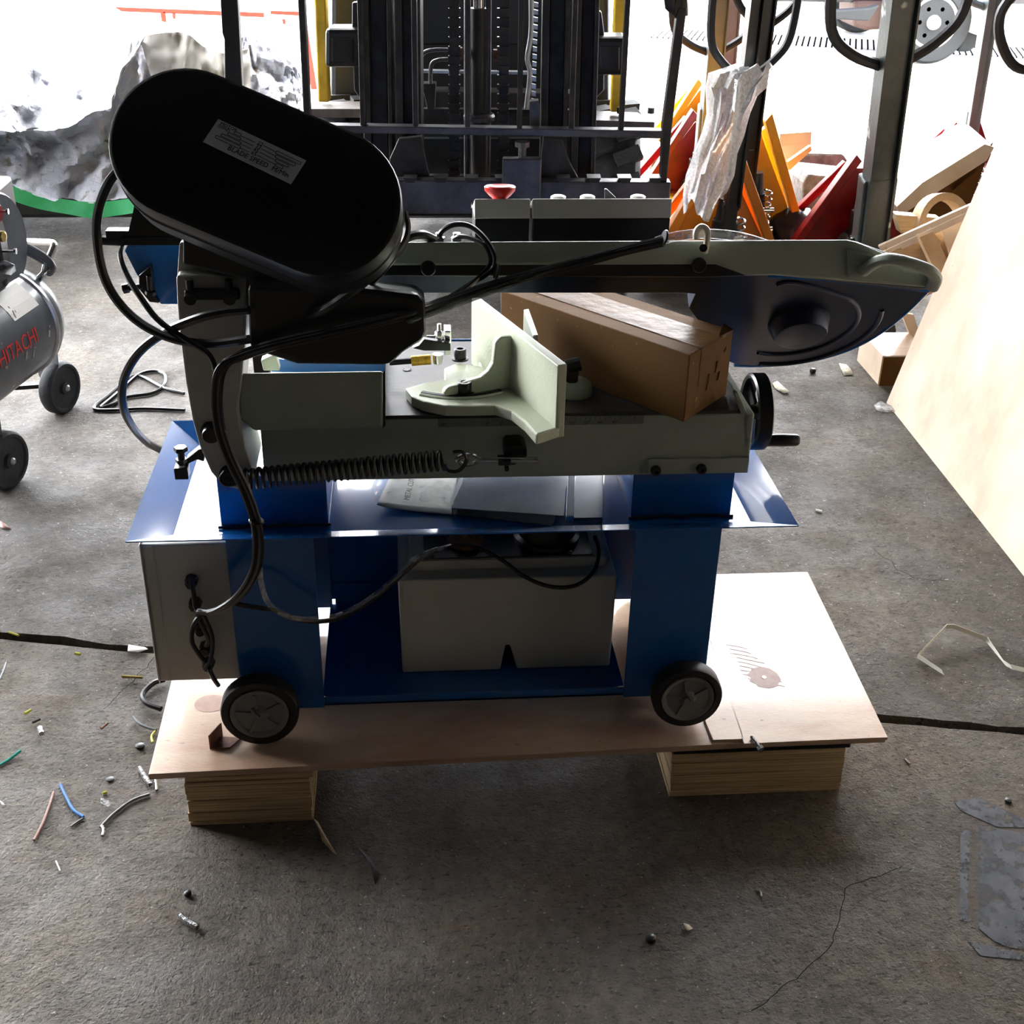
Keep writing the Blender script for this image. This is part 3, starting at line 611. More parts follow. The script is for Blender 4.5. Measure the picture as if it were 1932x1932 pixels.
for s_, u, v, sz in (("MOTOR", .045, .84, .0062), ("(50HZ)", .035, .73, .0055), ("22", .478, .765, .0072), ("33", .478, .625, .0072), ("45", .478, .485, .0072), ("65", .478, .345, .0072), ("BLADE SPEED  M/Min", .25, .12, .0092)):
    t = text_bm(s_, sz, LP(u, v), ux_n, uy_n, .0004); me = bpy.data.meshes.new('t'); t.to_mesh(me); t.free(); bm.from_mesh(me); bpy.data.meshes.remove(me)
P('plate_print', bm, 'print_black', pc)

# -- control boxes behind the bow
YK = 1.98
def ctrl(x0, x1, name):
    zt = Yp(950, 375, YK).z; zm = Yp(950, 413, YK-.004).z; zb = Yp(950, 470, YK).z
    a, b = Yp(x0, 400, YK).x, Yp(x1, 400, YK).x
    bm = B(); prism(bm, [(a, YK-.004, zm), (a, YK, zt), (a, YK+.085, zt-.036), (a, YK+.085, zm)], (b-a, 0, 0)); o = P(name, bm, 'cabinet_grey', bevel=.0025)
    bm = B(); box(bm, (a+.001, YK-.003, zb), (b-.001, YK+.083, zm)); P('lower_case', bm, 'black_plastic', o, bevel=.0015)
    return o, zt
c1, zt = ctrl(895, 1000, 'stop_button_box'); c2, _ = ctrl(1004, 1266, 'control_box')
c = Yp(943, 374, YK+.02); bm = B(); lathe(bm, (c.x, c.y-.002, zt-.012), (0, .12, 1), [(.012, 0), (.012, .008), (.017, .012), (.0245, .020), (.0255, .026), (.023, .028), (.015, .0245), (.001, .0255)], 30); P('stop_button', bm, 'dark_red', c1, smooth=True); 
MATS['dark_red'].node_tree.nodes['Principled BSDF'].inputs['Roughness'].default_value = .3
for px in (1052, 1107, 1202):
    c = Yp(px, 374, YK+.03); bm = B(); lathe(bm, (c.x, c.y-.008, zt-.010), (0, 0, 1), [(.0125, 0), (.0125, .0075), (.009, .0095)], 20); P('push_button', bm, 'white_plastic', c2, smooth=True)
bm = B(); prism(bm, polyY([(1141, 376), (1141, 357), (1145, 357), (1162, 373), (1162, 376)], YK+.03), (0, .006, 0)); P('selector_lever', bm, 'black_plastic', c2, bevel=.0008)

# -- electrical cabinet at the left leg
x0, x1, x2 = Yp(266, 1040, YL+.01).x, Yp(318, 1200, YL+.01).x, xa-.001
zb = Yp(300, 1290, YL+.01).z; z_t = .497
bm = B(); box(bm, (x1-.03, YL+.012, zb+.003), (x2, YL+.24, z_t-.004)); ca = P('electrical_cabinet', bm, 'cabinet_grey', bevel=.003)
bm = B(); box(bm, (x0, YL+.006, zb), (x1-.026, YL+.246, z_t)); P('cabinet_door', bm, 'cabinet_grey', ca, bevel=.007, seg=3)
bm = B(); box(bm, (x1-.024, YL+.009, zb+.006), (x1-.006, YL+.243, z_t-.006)); P('cabinet_flange', bm, 'cabinet_grey', ca, bevel=.003)
gl = [(362, 1093), (369, 1135), (380, 1182), (389, 1218), (394, 1248)]
for x, y in gl:
    c = Yp(x, y, YL+.012); bm = B(); lathe(bm, c, (0, -1, 0), [(.0115, 0), (.0115, .006), (.010, .008), (.010, .016), (.007, .022)], 8); P('cable_gland', bm, 'black_plastic', ca)

# -- cables and hoses
def cab(pts, r, m='hose_rubber', name='cable', n=8):
    bm = B(); tube(bm, [Yp(*p) for p in pts], r, n, 7); return P(name, bm, m, smooth=True)
cab([(228, 318, 1.75), (205, 345, 1.74), (186, 395, 1.74), (183, 450, 1.74), (196, 520, 1.735), (225, 572, 1.73), (270, 613, 1.725), (330, 640, 1.72), (400, 648, 1.715), (470, 640, 1.69)], .0066, name='motor_conduit')
cab([(470, 585, 1.69), (420, 590, 1.70), (370, 602, 1.71), (310, 628, 1.735), (262, 665, 1.75), (234, 715, 1.77), (232, 765, 1.80), (250, 805, 1.90), (278, 835, 2.06), (308, 852, 2.16), (335, 872, 2.24)], .0066, name='motor_conduit')
cab([(242, 452, 1.87), (228, 480, 1.80), (240, 520, 1.77), (268, 565, 1.74), (300, 605, 1.73), (350, 640, 1.715), (390, 665, 1.71), (406, 695, 1.70), (408, 740, 1.70)], .0045)
bund = [(1250, 452, 1.815), (1180, 468, 1.812), (1100, 490, 1.805), (1020, 510, 1.80), (930, 535, 1.79), (850, 562, 1.76), (770, 588, 1.70), (690, 608, 1.675), (600, 628, 1.67), (520, 646, 1.675), (460, 665, 1.69), (420, 690, 1.695), (408, 735, 1.70), (412, 800, 1.70), (432, 862, 1.70), (462, 925, 1.70), (482, 985, 1.70), (486, 1040, 1.70), (476, 1085, 1.71), (448, 1125, 1.735), (410, 1150, 1.76), (382, 1155, 1.79)]
for dx, dy, r_ in ((0, 0, .0052), (7, 3, .0045), (-5, 6, .0042), (3, 9, .004)):
    cab([(x+dx*(.4 if i < 8 else 1), y+dy*(1 if i < 11 else .3), Y-abs(dx)*.0005) for i, (x, y, Y) in enumerate(bund)], r_)
cab([(828, 450, 1.86), (834, 436, 1.855), (856, 424, 1.85), (885, 426, 1.84), (910, 445, 1.825), (928, 470, 1.815), (934, 492, 1.805), (925, 512, 1.80), (885, 538, 1.79), (850, 560, 1.768)], .0042)
cab([(858, 452, 1.86), (866, 446, 1.85), (890, 450, 1.835), (915, 465, 1.82), (925, 495, 1.81), (905, 522, 1.797), (870, 552, 1.772)], .0036)
for px in (829, 862):
    bm = B(); c = Yp(px, 455, YB+.03); lathe(bm, c, (0, 0, 1), [(.009, -.002), (.009, .006), (.006, .008), (.006, .013)], 8); P('cable_gland', bm, 'chrome' if px < 840 else 'galvanised', bevel=.0005)
cab([(818, 452, 1.85), (795, 443, 1.83), (765, 450, 1.81), (735, 478, 1.77), (700, 520, 1.70), (655, 556, 1.66), (610, 585, 1.67), (570, 597, 1.73)], .0072, 'hose_rubber', 'motor_conduit')
cab([(762, 400, 1.80), (768, 430, 1.79), (760, 460, 1.77), (730, 500, 1.73), (690, 545, 1.74)], .006)
cab([(1238, 456, 1.82), (1280, 445, 1.818), (1330, 441, 1.82), (1385, 445, 1.83), (1430, 456, 1.85), (1470, 470, 1.875)], .0075, 'clear_tube', 'coolant_hose', 12)
cab([(1238, 457, 1.82), (1140, 480, 1.806), (1060, 500, 1.80), (940, 545, 1.782), (850, 578, 1.745), (770, 606, 1.69)], .0048, 'smoky_tube', 'coolant_hose')
bm = B(); tube(bm, [Yp(1313, 452, 1.812), Yp(1314, 436, 1.815), Yp(1324, 428, 1.818), Yp(1334, 435, 1.815), Yp(1334, 455, 1.812), Yp(1330, 476, 1.816)], .005, 8, 5); P('hose_clip', bm, 'cream_clip', smooth=True)
bm = B(); cyl(bm, Yp(1327, 468, 1.80), Yp(1327, 468, 1.826), .006, 14); P('clip_screw', bm, 'black_plastic')
for x, y, Y in ((1254, 448, 1.812), (937, 512, 1.795), (486, 985, 1.70)):
    bm = B(); c = Yp(x, y, Y); lathe(bm, c+Vector((-.002, 0, 0)), (1, .1, -.25) if Y > 1.75 else (.2, 0, 1), [(.011, 0), (.012, .001), (.012, .003), (.011, .004)], 14); P('cable_tie', bm, 'black_plastic')
# short looms from the glands to the bundle
for i, (x, y) in enumerate(gl):
    e = [(x, y, YL-.008), (x+3, y+(22 if i < 2 else -16), 1.795), (372, 1150+i*2, 1.785), (400, 1152+i, 1.765), (438, 1136, 1.742)] if i < 4 else [(x, y, YL-.008), (395, 1262, 1.79), (403, 1280, 1.79), (412, 1293, 1.80)]
    cab(e, .0042)
cab([(380, 1158, 1.785), (365, 1180, 1.785), (362, 1210, 1.785), (376, 1235, 1.785), (388, 1250, 1.785)], .0042)
cab([(384, 1160, 1.782), (400, 1200, 1.785), (398, 1240, 1.785), (386, 1262, 1.79)], .0038)
cab([(440, 1138, 1.742), (470, 1144, 1.75), (520, 1152, 1.76), (560, 1168, 1.77), (610, 1172, 1.78), (660, 1158, 1.80), (720, 1118, 1.83), (765, 1078, 1.86), (805, 1045, 1.89), (850, 1030, 1.93)], .0042)
cab([(490, 1060, 1.70), (492, 1095, 1.715), (505, 1135, 1.73), (535, 1160, 1.75), (580, 1168, 1.765), (640, 1160, 1.79), (700, 1128, 1.82), (750, 1086, 1.85), (790, 1050, 1.88), (840, 1032, 1.92)], .0046, 'clear_tube', 'coolant_hose', 12)
cab([(858, 1026, 1.94), (900, 1032, 1.92), (945, 1055, 1.90), (985, 1085, 1.885), (1035, 1106, 1.88), (1085, 1105, 1.88), (1120, 1078, 1.90), (1130, 1040, 1.94), (1122, 1012, 1.97)], .0038)

# ================================================================ COOLANT TANK
yk = 1.905; zs = .163
tk = thing('coolant_tank', 'cream plastic coolant tank with a notch, sitting on the lower blue shelf', 'tank', (.17, yk+.11, zs))
x0, x1 = Yp(752, 1150, yk).x, Yp(1160, 1150, yk).x; ztop = Yp(900, 1092, yk).z
nx = Yp(958, 1220, yk).x; nz = Yp(958, 1218, yk).z; nl, nr = Yp(944, 1265, yk).x, Yp(975, 1265, yk).x
bm = B(); prism(bm, [(x0+.004, yk, zs), (nl, yk, zs), (nx-.004, yk, nz), (nx+.004, yk, nz), (nr, yk, zs), (x1-.002, yk, zs), (x1, yk, ztop), (x0, yk, ztop)], (0, .21, 0)); obj('tank_body', bm, 'white_tank', tk, bevel=.014, seg=5)
bm = B(); box(bm, (x0+.02, yk+.03, ztop-.002), (x1-.015, yk+.20, ztop+.022)); obj('tank_top', bm, 'white_tank', tk, bevel=.006)
pz = ztop+.022; bm = B(); box(bm, (Yp(800, 1080, yk+.03).x, yk+.034, pz), (Yp(1118, 1080, yk+.03).x, yk+.19, pz+.003)); pp = obj('pump_plate', bm, 'black_powder', tk, bevel=.001)
for dx in (.01, .26):
    bm = B(); c = (Yp(800, 1080, yk+.03).x+dx+.005, yk+.042, pz+.003); lathe(bm, c, (0, 0, 1), [(.006, 0), (.006, .004), (.003, .005)], 6); obj('plate_screw', bm, 'dark_steel', pp)
bm = B(); lathe(bm, (Yp(1030, 1060, yk+.09).x, yk+.10, pz+.003), (0, 0, 1), [(.062, 0), (.062, .01), (.054, .014), (.054, .052), (.046, .058), (.02, .06)], 32); obj('pump_motor', bm, 'black_powder', tk, smooth=True)
bm = B(); lathe(bm, (Yp(878, 1040, yk+.08).x, yk+.085, pz+.003), (0, 0, 1), [(.030, 0), (.034, .006), (.028, .014), (.012, .016), (.010, .034), (.007, .036)], 24); obj('hose_outlet', bm, 'rust_brown', tk, smooth=True)

# ================================================================ CARDBOARD BOX, MANUAL, PLATES
zb = .7345; c0 = Vector((.430, 1.757, zb)); e1 = Vector((.093, .106, 0)); e2 = Vector((-.266, .312, 0)); hh = .112
bx = thing('cardboard_box', 'long brown cardboard box taped shut, lying across the saw bed', 'box', tuple(c0+e1/2+e2/2))
pts = [c0, c0+e1, c0+e1+e2, c0+e2]
bm = B(); prism(bm, pts, (0, 0, hh)); obj('carton', bm, 'cardboard', bx, bevel=.0015)
u1, u2 = e1.normalized(), e2.normalized()
bm = B(); m_ = c0+e1*.5+Vector((0, 0, hh+.0003)); w_ = .034
vs = [m_-u1*w_-u2*.002, m_+u1*w_-u2*.002, m_+u1*w_+e2, m_-u1*w_+e2]
grid = []
for i in range(31):
    grid.append([bm.verts.new(m_-u2*.0015+e2*(i/30)+u1*(-w_+2*w_*j/8)+Vector((0, 0, .0005+.0012*abs(noise.noise(Vector((i*.35, j*.5, 2))))))) for j in range(9)])
for a, b in zip(grid, grid[1:]):
    for j in range(8): bm.faces.new((a[j], a[j+1], b[j+1], b[j]))
obj('packing_tape', bm, 'brown_tape', bx, smooth=True)
bm = B(); g2 = []
for i in range(11): g2.append([bm.verts.new(c0+e1*.5-u2*(.0008+.0012*abs(noise.noise(Vector((i*.6, j*.7, 5)))))+u1*(-w_+2*w_*j/8)+Vector((0, 0, hh-i*.0065))) for j in range(9)])
for a, b in zip(g2, g2[1:]):
    for j in range(8): bm.faces.new((a[j], a[j+1], b[j+1], b[j]))
obj('packing_tape', bm, 'cardboard', bx, smooth=True)
for (u, v, l) in ((.62, .5, .02), (.7, .35, .016), (.45, .3, .028), (.8, .75, .008)):
    p = c0+e1*u-u2*.002+Vector((0, 0, hh*v)); bm = B(); tube(bm, [p, p+u1*.004+Vector((0, 0, l*.5)), p+u1*.001-u2*.002+Vector((0, 0, l))], .0011, 5, 3); obj('tape_wrinkle', bm, 'cardboard', bx)
# corner fold
p = c0+e1*1.0+Vector((0, 0, hh)); bm = B(); prism(bm, [p+Vector((0, 0, .001)), p+e2*.05+Vector((0, 0, .006)), p-u1*.05+Vector((0, 0, .003)), p-u1*.035-u2*.001+Vector((0, 0, -.004))], (0, 0, .0008)); obj('box_flap', bm, 'brown_tape', bx)

mn = thing('instruction_manual', 'white paper manual in a clear plastic sleeve on the blue tray', 'manual', tuple(Zp(780, 930, ZF+.001)))
zq = ZF+.012
def grid_sheet(bm, a, b, c, d, n, f):
    g = [[bm.verts.new((a*(1-u)+b*u)*(1-v)+(d*(1-u)+c*u)*v+Vector((0, 0, f(u, v)))) for u in [i/n for i in range(n+1)]] for v in [j/n for j in range(n+1)]]
    for r0, r1 in zip(g, g[1:]):
        for i in range(n): bm.faces.new((r0[i], r0[i+1], r1[i+1], r1[i]))
a, b, c, d = Zp(712, 958, ZF+.006), Zp(853, 968, ZF+.006), Zp(880, 868, ZF+.006), Zp(748, 880, ZF+.006)
bm = B(); grid_sheet(bm, a, b, c, d, 12, lambda u, v: .008*math.exp(-u*4)*1.0); o = obj('booklet', bm, 'paper', mn, smooth=True); md = o.modifiers.new('s', 'SOLIDIFY'); md.thickness = .003; md.offset = -1
dirx = (d-a).normalized(); diry = (a-b).normalized()
t = text_bm("METAL CUTTING BAND SAW", .0150, Zp(772, 944, ZF+.0125), (Zp(786, 890, ZF+.02)-Zp(772, 944, ZF+.02)), (Zp(750, 940, ZF+.02)-Zp(772, 944, ZF+.02)), .0003); obj('booklet_title', t, 'print_black', mn)
a, b, c, d = Zp(684, 962, ZF+.010), Zp(860, 975, ZF+.010), Zp(884, 862, ZF+.022), Zp(722, 872, ZF+.022)
bm = B(); grid_sheet(bm, a, b, c, d, 20, lambda u, v: .018*(1-abs(2*u-1)**4)+.002*noise.noise(Vector((u*7, v*7, 0)))); obj('sleeve', bm, 'plastic_sleeve', mn, smooth=True)

sp_ = thing('folded_steel_plate', 'bent grey sheet-metal guard lying loose on the blue tray', 'plate', tuple(Zp(990, 940, ZF)))
q = [Zp(853, 968, ZF+.010), Zp(1065, 982, ZF+.002)]
a, b = Zp(852, 958, ZF+.018), Zp(1064, 973, ZF+.018); c, d = Zp(1078, 880, ZF+.018), Zp(872, 880, ZF+.018)
bm = B(); prism(bm, [a, b, c+Vector((0, .05, 0)), d+Vector((0, .05, 0))], (0, 0, -.0015)); prism(bm, [a, a+Vector((0, 0, -.012)), d+Vector((0, .05, -.012)), d+Vector((0, .05, 0))], (.0015, 0, 0)); prism(bm, [a+Vector((.002, .004, -.013)), b+Vector((-.02, -.002, -.0165)), c+Vector((0, 0, -.0165)), d+Vector((0, 0, -.013))], (0, 0, -.0012)); obj('sheet', bm, 'sheet_steel', sp_)
bm = B(); a2, b2 = Zp(1067, 977, ZF+.018), Zp(1137, 976, ZF+.018); a3, b3 = Zp(1080, 880, ZF+.018), Zp(1146, 880, ZF+.018); prism(bm, [a2, b2, b3+Vector((0, .05, 0)), a3+Vector((0, .05, 0))], (0, 0, -.0015))
prism(bm, [b2, b2+Vector((0, 0, -.017)), b3+Vector((0, .05, -.017)), b3+Vector((0, .05, 0))], (-.0015, 0, 0)); obj('sheet', bm, 'sheet_steel', sp_)
bm = B(); beam(bm, Zp(1075, 979, ZF+.022), Zp(1088, 880, ZF+.022)+Vector((0, .05, 0)), .014, .012); o = obj('folded_seam', bm, 'bright_steel', sp_, bevel=.002)

# ================================================================ FORKLIFT behind the saw
AF = math.radians(-5.0); tF = Vector((math.cos(AF), math.sin(AF), 0)); nF = Vector((-math.sin(AF), math.cos(AF), 0)); pF = Yp(925, 250, 3.80)
def FP(x, y, d=0):
    p = Np(x, y, nF, pF+nF*d)
    if y <= -60: p.z = 2.05
    return p
FL = thing('forklift', 'yellow and black forklift with dark mast, parked behind the saw', 'forklift', (pF.x, 4.6, 0))
def F(name, bm, m, parent=FL, **k): return obj(name, bm, m, parent, **k)
def fbox(x0, y0, x1, y1, d, dep):
    """box standing in the forklift's own planes: corners measured at depth d, dep thick"""
    return [FP(x0, y0, d), FP(x1, y0, d), FP(x1, y1, d), FP(x0, y1, d)], nF*dep
def fquad(name, pts, d, dep, m, parent=FL, **k):
    bm = B(); prism(bm, [FP(x, y, d) for x, y in pts], nF*dep); return F(name, bm, m, parent, **k)
lb = fquad('load_backrest', [(582, 236), (1262, 247), (1262, 262), (582, 250)], 0, .045, 'worn_iron', bevel=.003)
for (xt, xb) in ((684, 685), (782, 784), (882, 882), (981, 980), (1083, 1078), (1184, 1172)):
    w_ = 5
    fquad('backrest_bar', [(xt-w_, -60), (xt+w_, -60), (xb+w_, 246), (xb-w_, 246)], .01, .03, 'mast_iron', lb, bevel=.002)
fquad('side_post', [(564, -60), (576, -60), (590, 330), (578, 330)], -.01, .04, 'mast_iron', lb, bevel=.003)
bm = B(); tube(bm, [FP(1180, -60, .02), FP(1262, -30, .02), FP(1283, -8, .02), FP(1286, 30, .02)], .020, 8, 5); F('corner_bend', bm, 'mast_iron', lb, smooth=True)
fquad('side_post', [(1279, 15), (1296, 15), (1268, 240), (1258, 345), (1246, 345), (1250, 240)], 0, .05, 'mast_iron', lb, bevel=.003)
# mast
for a, b in ((688, 742), (748, 796), (1018, 1068), (1076, 1122)):
    m_ = B(); prism(m_, [FP(a, -80, .14), FP(a+14, -80, .14), FP(a+14, 340, .14), FP(a, 340, .14)], nF*.12)
    prism(m_, [FP(b-8, -80, .14), FP(b, -80, .14), FP(b, 340, .14), FP(b-8, 340, .14)], nF*.12)
    prism(m_, [FP(a+14, -80, .20), FP(b-8, -80, .20), FP(b-8, 340, .20), FP(a+14, 340, .20)], nF*.03)
    F('mast_rail', m_, 'mast_iron', bevel=.003)
for y, d in ((205, .30), (331, .24)): fquad('mast_crossmember', [(735, y), (1100, y+3), (1100, y+17), (735, y+12)], d, .03, 'mast_iron')
fquad('mast_crossmember', [(795, 133), (1000, 136), (1000, 141), (795, 138)], .34, .03, 'galvanised')
for (x, r_, yt, yb, nm, m_) in ((904, .018, -60, 20, 'piston_rod', 'chrome'), (904, .028, 15, 232, 'lift_cylinder', 'dark_steel'), (904, .030, 226, 330, 'lift_cylinder', 'mast_iron'), (880, .008, -60, 335, 'guide_pipe', 'worn_iron'), (920, .009, -60, 335, 'guide_pipe', 'worn_iron')):
    bm = B(); p, q = FP(x, yb, .24), FP(x, yt, .24); cyl(bm, p, q, r_, 20); F(nm, bm, m_, smooth=True)
bm = B(); c = FP(904, 226, .24); lathe(bm, c, (0, 0, 1), [(.048, 0), (.05, .012), (.045, .02), (.03, .022)], 24); F('cylinder_collar', bm, 'worn_iron', smooth=True)
for x, d in ((857, .19), (949, .19)):
    ch = fquad('lift_chain', [(x-9, -80), (x+9, -80), (x+9, 335), (x-9, 335)], d, .012, 'mast_iron')
    bm = B()
    for k in range(20): y = -20+k*18; prism(bm, [FP(x-11, y, d-.006), FP(x+11, y, d-.006), FP(x+11, y+9, d-.006), FP(x-11, y+9, d-.006)], nF*.02)
    F('chain_link', bm, 'mast_iron', ch, kind='stuff')
bm = B()
for k in range(15):
    x = 1012-k*.4; y = -10+k*14; prism(bm, [FP(x-4, y, .13), FP(x+4, y+2, .13), FP(x+4, y+10, .13), FP(x-4, y+9, .13)], nF*.012)
F('accessory_chain', bm, 'galvanised', kind='stuff')
fquad('chain_anchor', [(999, 192), (1016, 190), (1019, 205), (1019, 246), (1000, 246)], .08, .04, 'worn_iron', bevel=.002)
bm = B(); tube(bm, [FP(1002, -20, .16), FP(1002, 60, .16), FP(995, 110, .16), FP(1000, 140, .16), FP(993, 205, .16)], .008, 8, 6); F('hydraulic_hose', bm, 'galvanised', smooth=True)
for q in ([(845, 94), (820, 94), (801, 99), (794, 115), (795, 158)], [(845, 112), (828, 113), (814, 122), (812, 158)]):
    bm = B(); tube(bm, [FP(x, y, .30) for x, y in q], .0065, 8, 6); F('hydraulic_pipe', bm, 'worn_iron', smooth=True)
fquad('valve_block', [(795, 158), (822, 158), (820, 206), (806, 206)], .30, .05, 'mast_iron', bevel=.003)
for q in ((865, 100), (938, 104)):
    bm = B(); c = FP(*q, .22); cyl(bm, c-tF*.012, c+tF*.012, .018, 12); F('pipe_union', bm, 'rust_brown')
# lower carriage
lc = fquad('lower_carriage_bar', [(735, 340), (1266, 344), (1262, 404), (735, 404)], -.01, .05, 'worn_iron', bevel=.004)
bm = B()
for k in range(9):
    x = 760+k*58; prism(bm, [FP(x, 336, -.012), FP(x+26, 336, -.012), FP(x+22, 345, -.012), FP(x+6, 345, -.012)], nF*.052)
F('carriage_notch', bm, 'mast_iron', lc, kind='stuff')
fquad('carriage_plate', [(735, 300), (752, 262), (795, 258), (812, 345), (735, 345)], .05, .03, 'mast_iron', bevel=.003)
fquad('carriage_plate', [(1025, 258), (1060, 262), (1072, 300), (1095, 345), (1015, 345)], .05, .03, 'mast_iron', bevel=.003)
fquad('drive_guard', [(795, 262), (1020, 262), (1020, 345), (795, 345)], .36, .03, 'hood_black')
def fork(x0, x1):
    z_h = .30; a, b = FP(x0, 300, -.05), FP(x1, 300, -.05)
    bm = B(); prism(bm, [a, b, Vector((b.x, b.y, z_h)), Vector((a.x, a.y, z_h))], nF*.038)
    L_ = -nF*.95; a2, b2 = Vector((a.x, a.y, z_h)), Vector((b.x, b.y, z_h))
    prism(bm, [a2, b2, b2+L_*1.0+(a2-b2)*.18, a2+L_*1.0+(b2-a2)*.18], (0, 0, -.035))
    o = F('fork', bm, 'worn_iron', bevel=.004)
fork(948, 1022); fork(628, 700)
bm = B(); c = FP(985, 296, -.03); cyl(bm, c, c+Vector((0, 0, .035)), .012, 10); cyl(bm, c+Vector((0, 0, .03)), c+Vector((0, 0, .045)), .022, 10); F('fork_pin', bm, 'worn_iron')
# headlights, frame pillars, bonnet, tyres
for (x0, x1, y0, y1) in ((613, 682, 54, 128), (1120, 1184, 70, 143)):
    l_ = fquad('headlight', [(x0, y0), (x1, y0), (x1, y1), (x0, y1)], .42, .12, 'black_powder', bevel=.014)
    fquad('headlight_lens', [(x0+12, y0+17), (x1-14, y0+17), (x1-14, y1-10), (x0+12, y1-10)], .415, .01, 'lens_dark', l_, bevel=.006)
fquad('light_bracket', [(664, 5), (680, 3), (682, 190), (668, 170), (664, 60)], .46, .03, 'black_powder', bevel=.004)
fquad('light_bracket', [(1122, 20), (1135, 22), (1140, 60), (1140, 170), (1120, 190)], .46, .03, 'black_powder', bevel=.004)
for (xa_, xb_, ya, yb) in ((598, 621, -60, 193), (1150, 1177, -60, 212)):
    fquad('guard_pillar', [(xa_, ya), (xb_+1, ya), (xb_, yb), (xa_+2, yb)], .70, .06, 'lift_yellow', bevel=.006)
fquad('cowl', [(623, -58), (1150, -58), (1150, 200), (623, 190)], .95, .5, 'hood_black', bevel=.02)
fquad('dash_panel', [(680, -58), (1130, -58), (1130, 85), (680, 85)], .72, .04, 'hood_black', bevel=.006)
fquad('floor_plate', [(690, 170), (1120, 178), (1120, 215), (690, 208)], .60, .10, 'mast_iron', bevel=.004)
bm = B(); zf_ = FP(640, 200, .55).z; a = FP(582, 205, .5)
prism(bm, [a, FP(690, 205, .5), FP(690, 190, .9), FP(595, 190, .9)], (0, 0, -.03)); F('fender', bm, 'dusty_plate', bevel=.004)
bm = B(); prism(bm, [FP(1112, 226, .5), FP(1236, 230, .5), FP(1200, 210, .85), FP(1112, 206, .85)], (0, 0, -.03)); F('fender', bm, 'worn_iron', bevel=.004)
for x in (1228, 1170, 640):
    bm = B(); c = FP(x, 214, .62); cyl(bm, c, c+Vector((0, 0, .02)), .012, 8); F('fender_bolt', bm, 'dark_steel')
def tyre(cx, cy, R_, wd, ax_, parent, m='tyre'):
    bm = B(); prof = [(R_*.55, 0), (R_*.9, .004), (R_*.985, wd*.12), (R_, wd*.3), (R_, wd*.7), (R_*.985, wd*.88), (R_*.9, wd-.004), (R_*.55, wd)]
    c = Vector((cx, cy, R_)); lathe(bm, c-Vector(ax_)*wd/2, ax_, prof, 36); o = obj('tyre', bm, m, parent, smooth=True)
    bm = B()
    for k in range(22):
        a = 2*PI*k/22; s, t, d = frame_of(ax_)
        for sg in (-1, 1):
            p = c+(s*math.cos(a+sg*.05)+t*math.sin(a+sg*.05))*(R_*1.0); q = c+(s*math.cos(a+sg*.16)+t*math.sin(a+sg*.16))*(R_*1.0)
            beam(bm, p+d*sg*wd*.04, q+d*sg*wd*.46, .05, .03, up=(s*math.cos(a)+t*math.sin(a)))
    obj('tread_lug', bm, m, o, kind='stuff'); return o
ty = FP(1172, 300, .62); tyre(ty.x, ty.y+.30, .335, .21, tuple(tF), FL); ty2 = FP(660, 300, .62); tyre(ty2.x, ty2.y+.30, .335, .21, tuple(tF), FL)
bm = B(); c = FP(925, 300, 1.1); box(bm, (c.x-.42, c.y-.1, .22), (c.x+.42, c.y+1.1, .9)); F('chassis', bm, 'hood_black', bevel=.03)
bm = B(); box(bm, (c.x-.36, c.y+.5, 0.05), (c.x+.36, c.y+1.0, .30)); F('rear_axle', bm, 'mast_iron', bevel=.03)

bm = B(); c = FP(925, 300, 1.1); box(bm, (c.x-.52, c.y-.35, 2.05), (c.x+.52, c.y+1.0, 2.10)); F('overhead_guard', bm, 'hood_black', bevel=.01)
# steel post between tarp and forklift
bm = B(); p0_ = Yp(452, 175, 3.62)
prism(bm, [Yp(412, -60, 3.6), Yp(445, -60, 3.6), Yp(457, 165, 3.6), Vector((Yp(457, 165, 3.6).x+.012, 3.6, 0)), Vector((Yp(425, 165, 3.6).x+.012, 3.6, 0)), Yp(424, 160, 3.6), Yp(423, 75, 3.6), Yp(419, 62, 3.6)], (0, .05, 0))
solo('steel_post', bm, 'dark_steel', 'dark bent steel post left of the forklift, in front of the grey tarpaulin', 'post', bevel=.003)

# ================================================================ TARPAULIN on the left
def drape(pts_top, pts_bot, Yt, Yb, nu, nv, amp, seed, sag=0.):
    """cloth surface between an upper and a lower photo line; depth bulges toward the viewer at mid height"""
    up = smooth_path([Yp(x, y, Yt) for x, y in pts_top], 12); lo = smooth_path([Yp(x, y, Yb) for x, y in pts_bot], 12)
    def at(L_, u): k = u*(len(L_)-1); i = min(int(k), len(L_)-2); return L_[i].lerp(L_[i+1], k-i)
    bm = B(); g = []
    for j in range(nv+1):
        v = j/nv; row = []
        for i in range(nu+1):
            u = i/nu; p = at(up, u).lerp(at(lo, u), v)
            w_ = noise.noise(Vector((u*9+seed, v*3, seed)))*amp+noise.noise(Vector((u*24, v*9+seed, 3)))*amp*.45+noise.noise(Vector((u*60, v*30, seed)))*amp*.12
            p = p+Vector((w_*.4, -w_-sag*math.sin(v*PI), -abs(w_)*.3*(1 if 0 < j < nv else 0))); row.append(bm.verts.new(p))
        g.append(row)
    for a, b in zip(g, g[1:]):
        for i in range(nu): bm.faces.new((a[i], a[i+1], b[i+1], b[i]))
    return bm, g
TP = thing('tarpaulin', 'large crumpled silver-white tarpaulin with a green hem draped over a dark machine', 'tarpaulin', (-1.9, 6.0, 0))
bm, g = drape([(-420, -60), (-150, -60), (60, -60), (250, 40), (300, 55)], [(-420, 190), (-150, 235), (0, 244), (50, 250), (110, 240), (185, 215), (215, 170), (270, 66)], 6.6, 5.05, 90, 44, .10, 2.3, .25)
obj('upper_sheet', bm, 'tarp', TP, smooth=True)
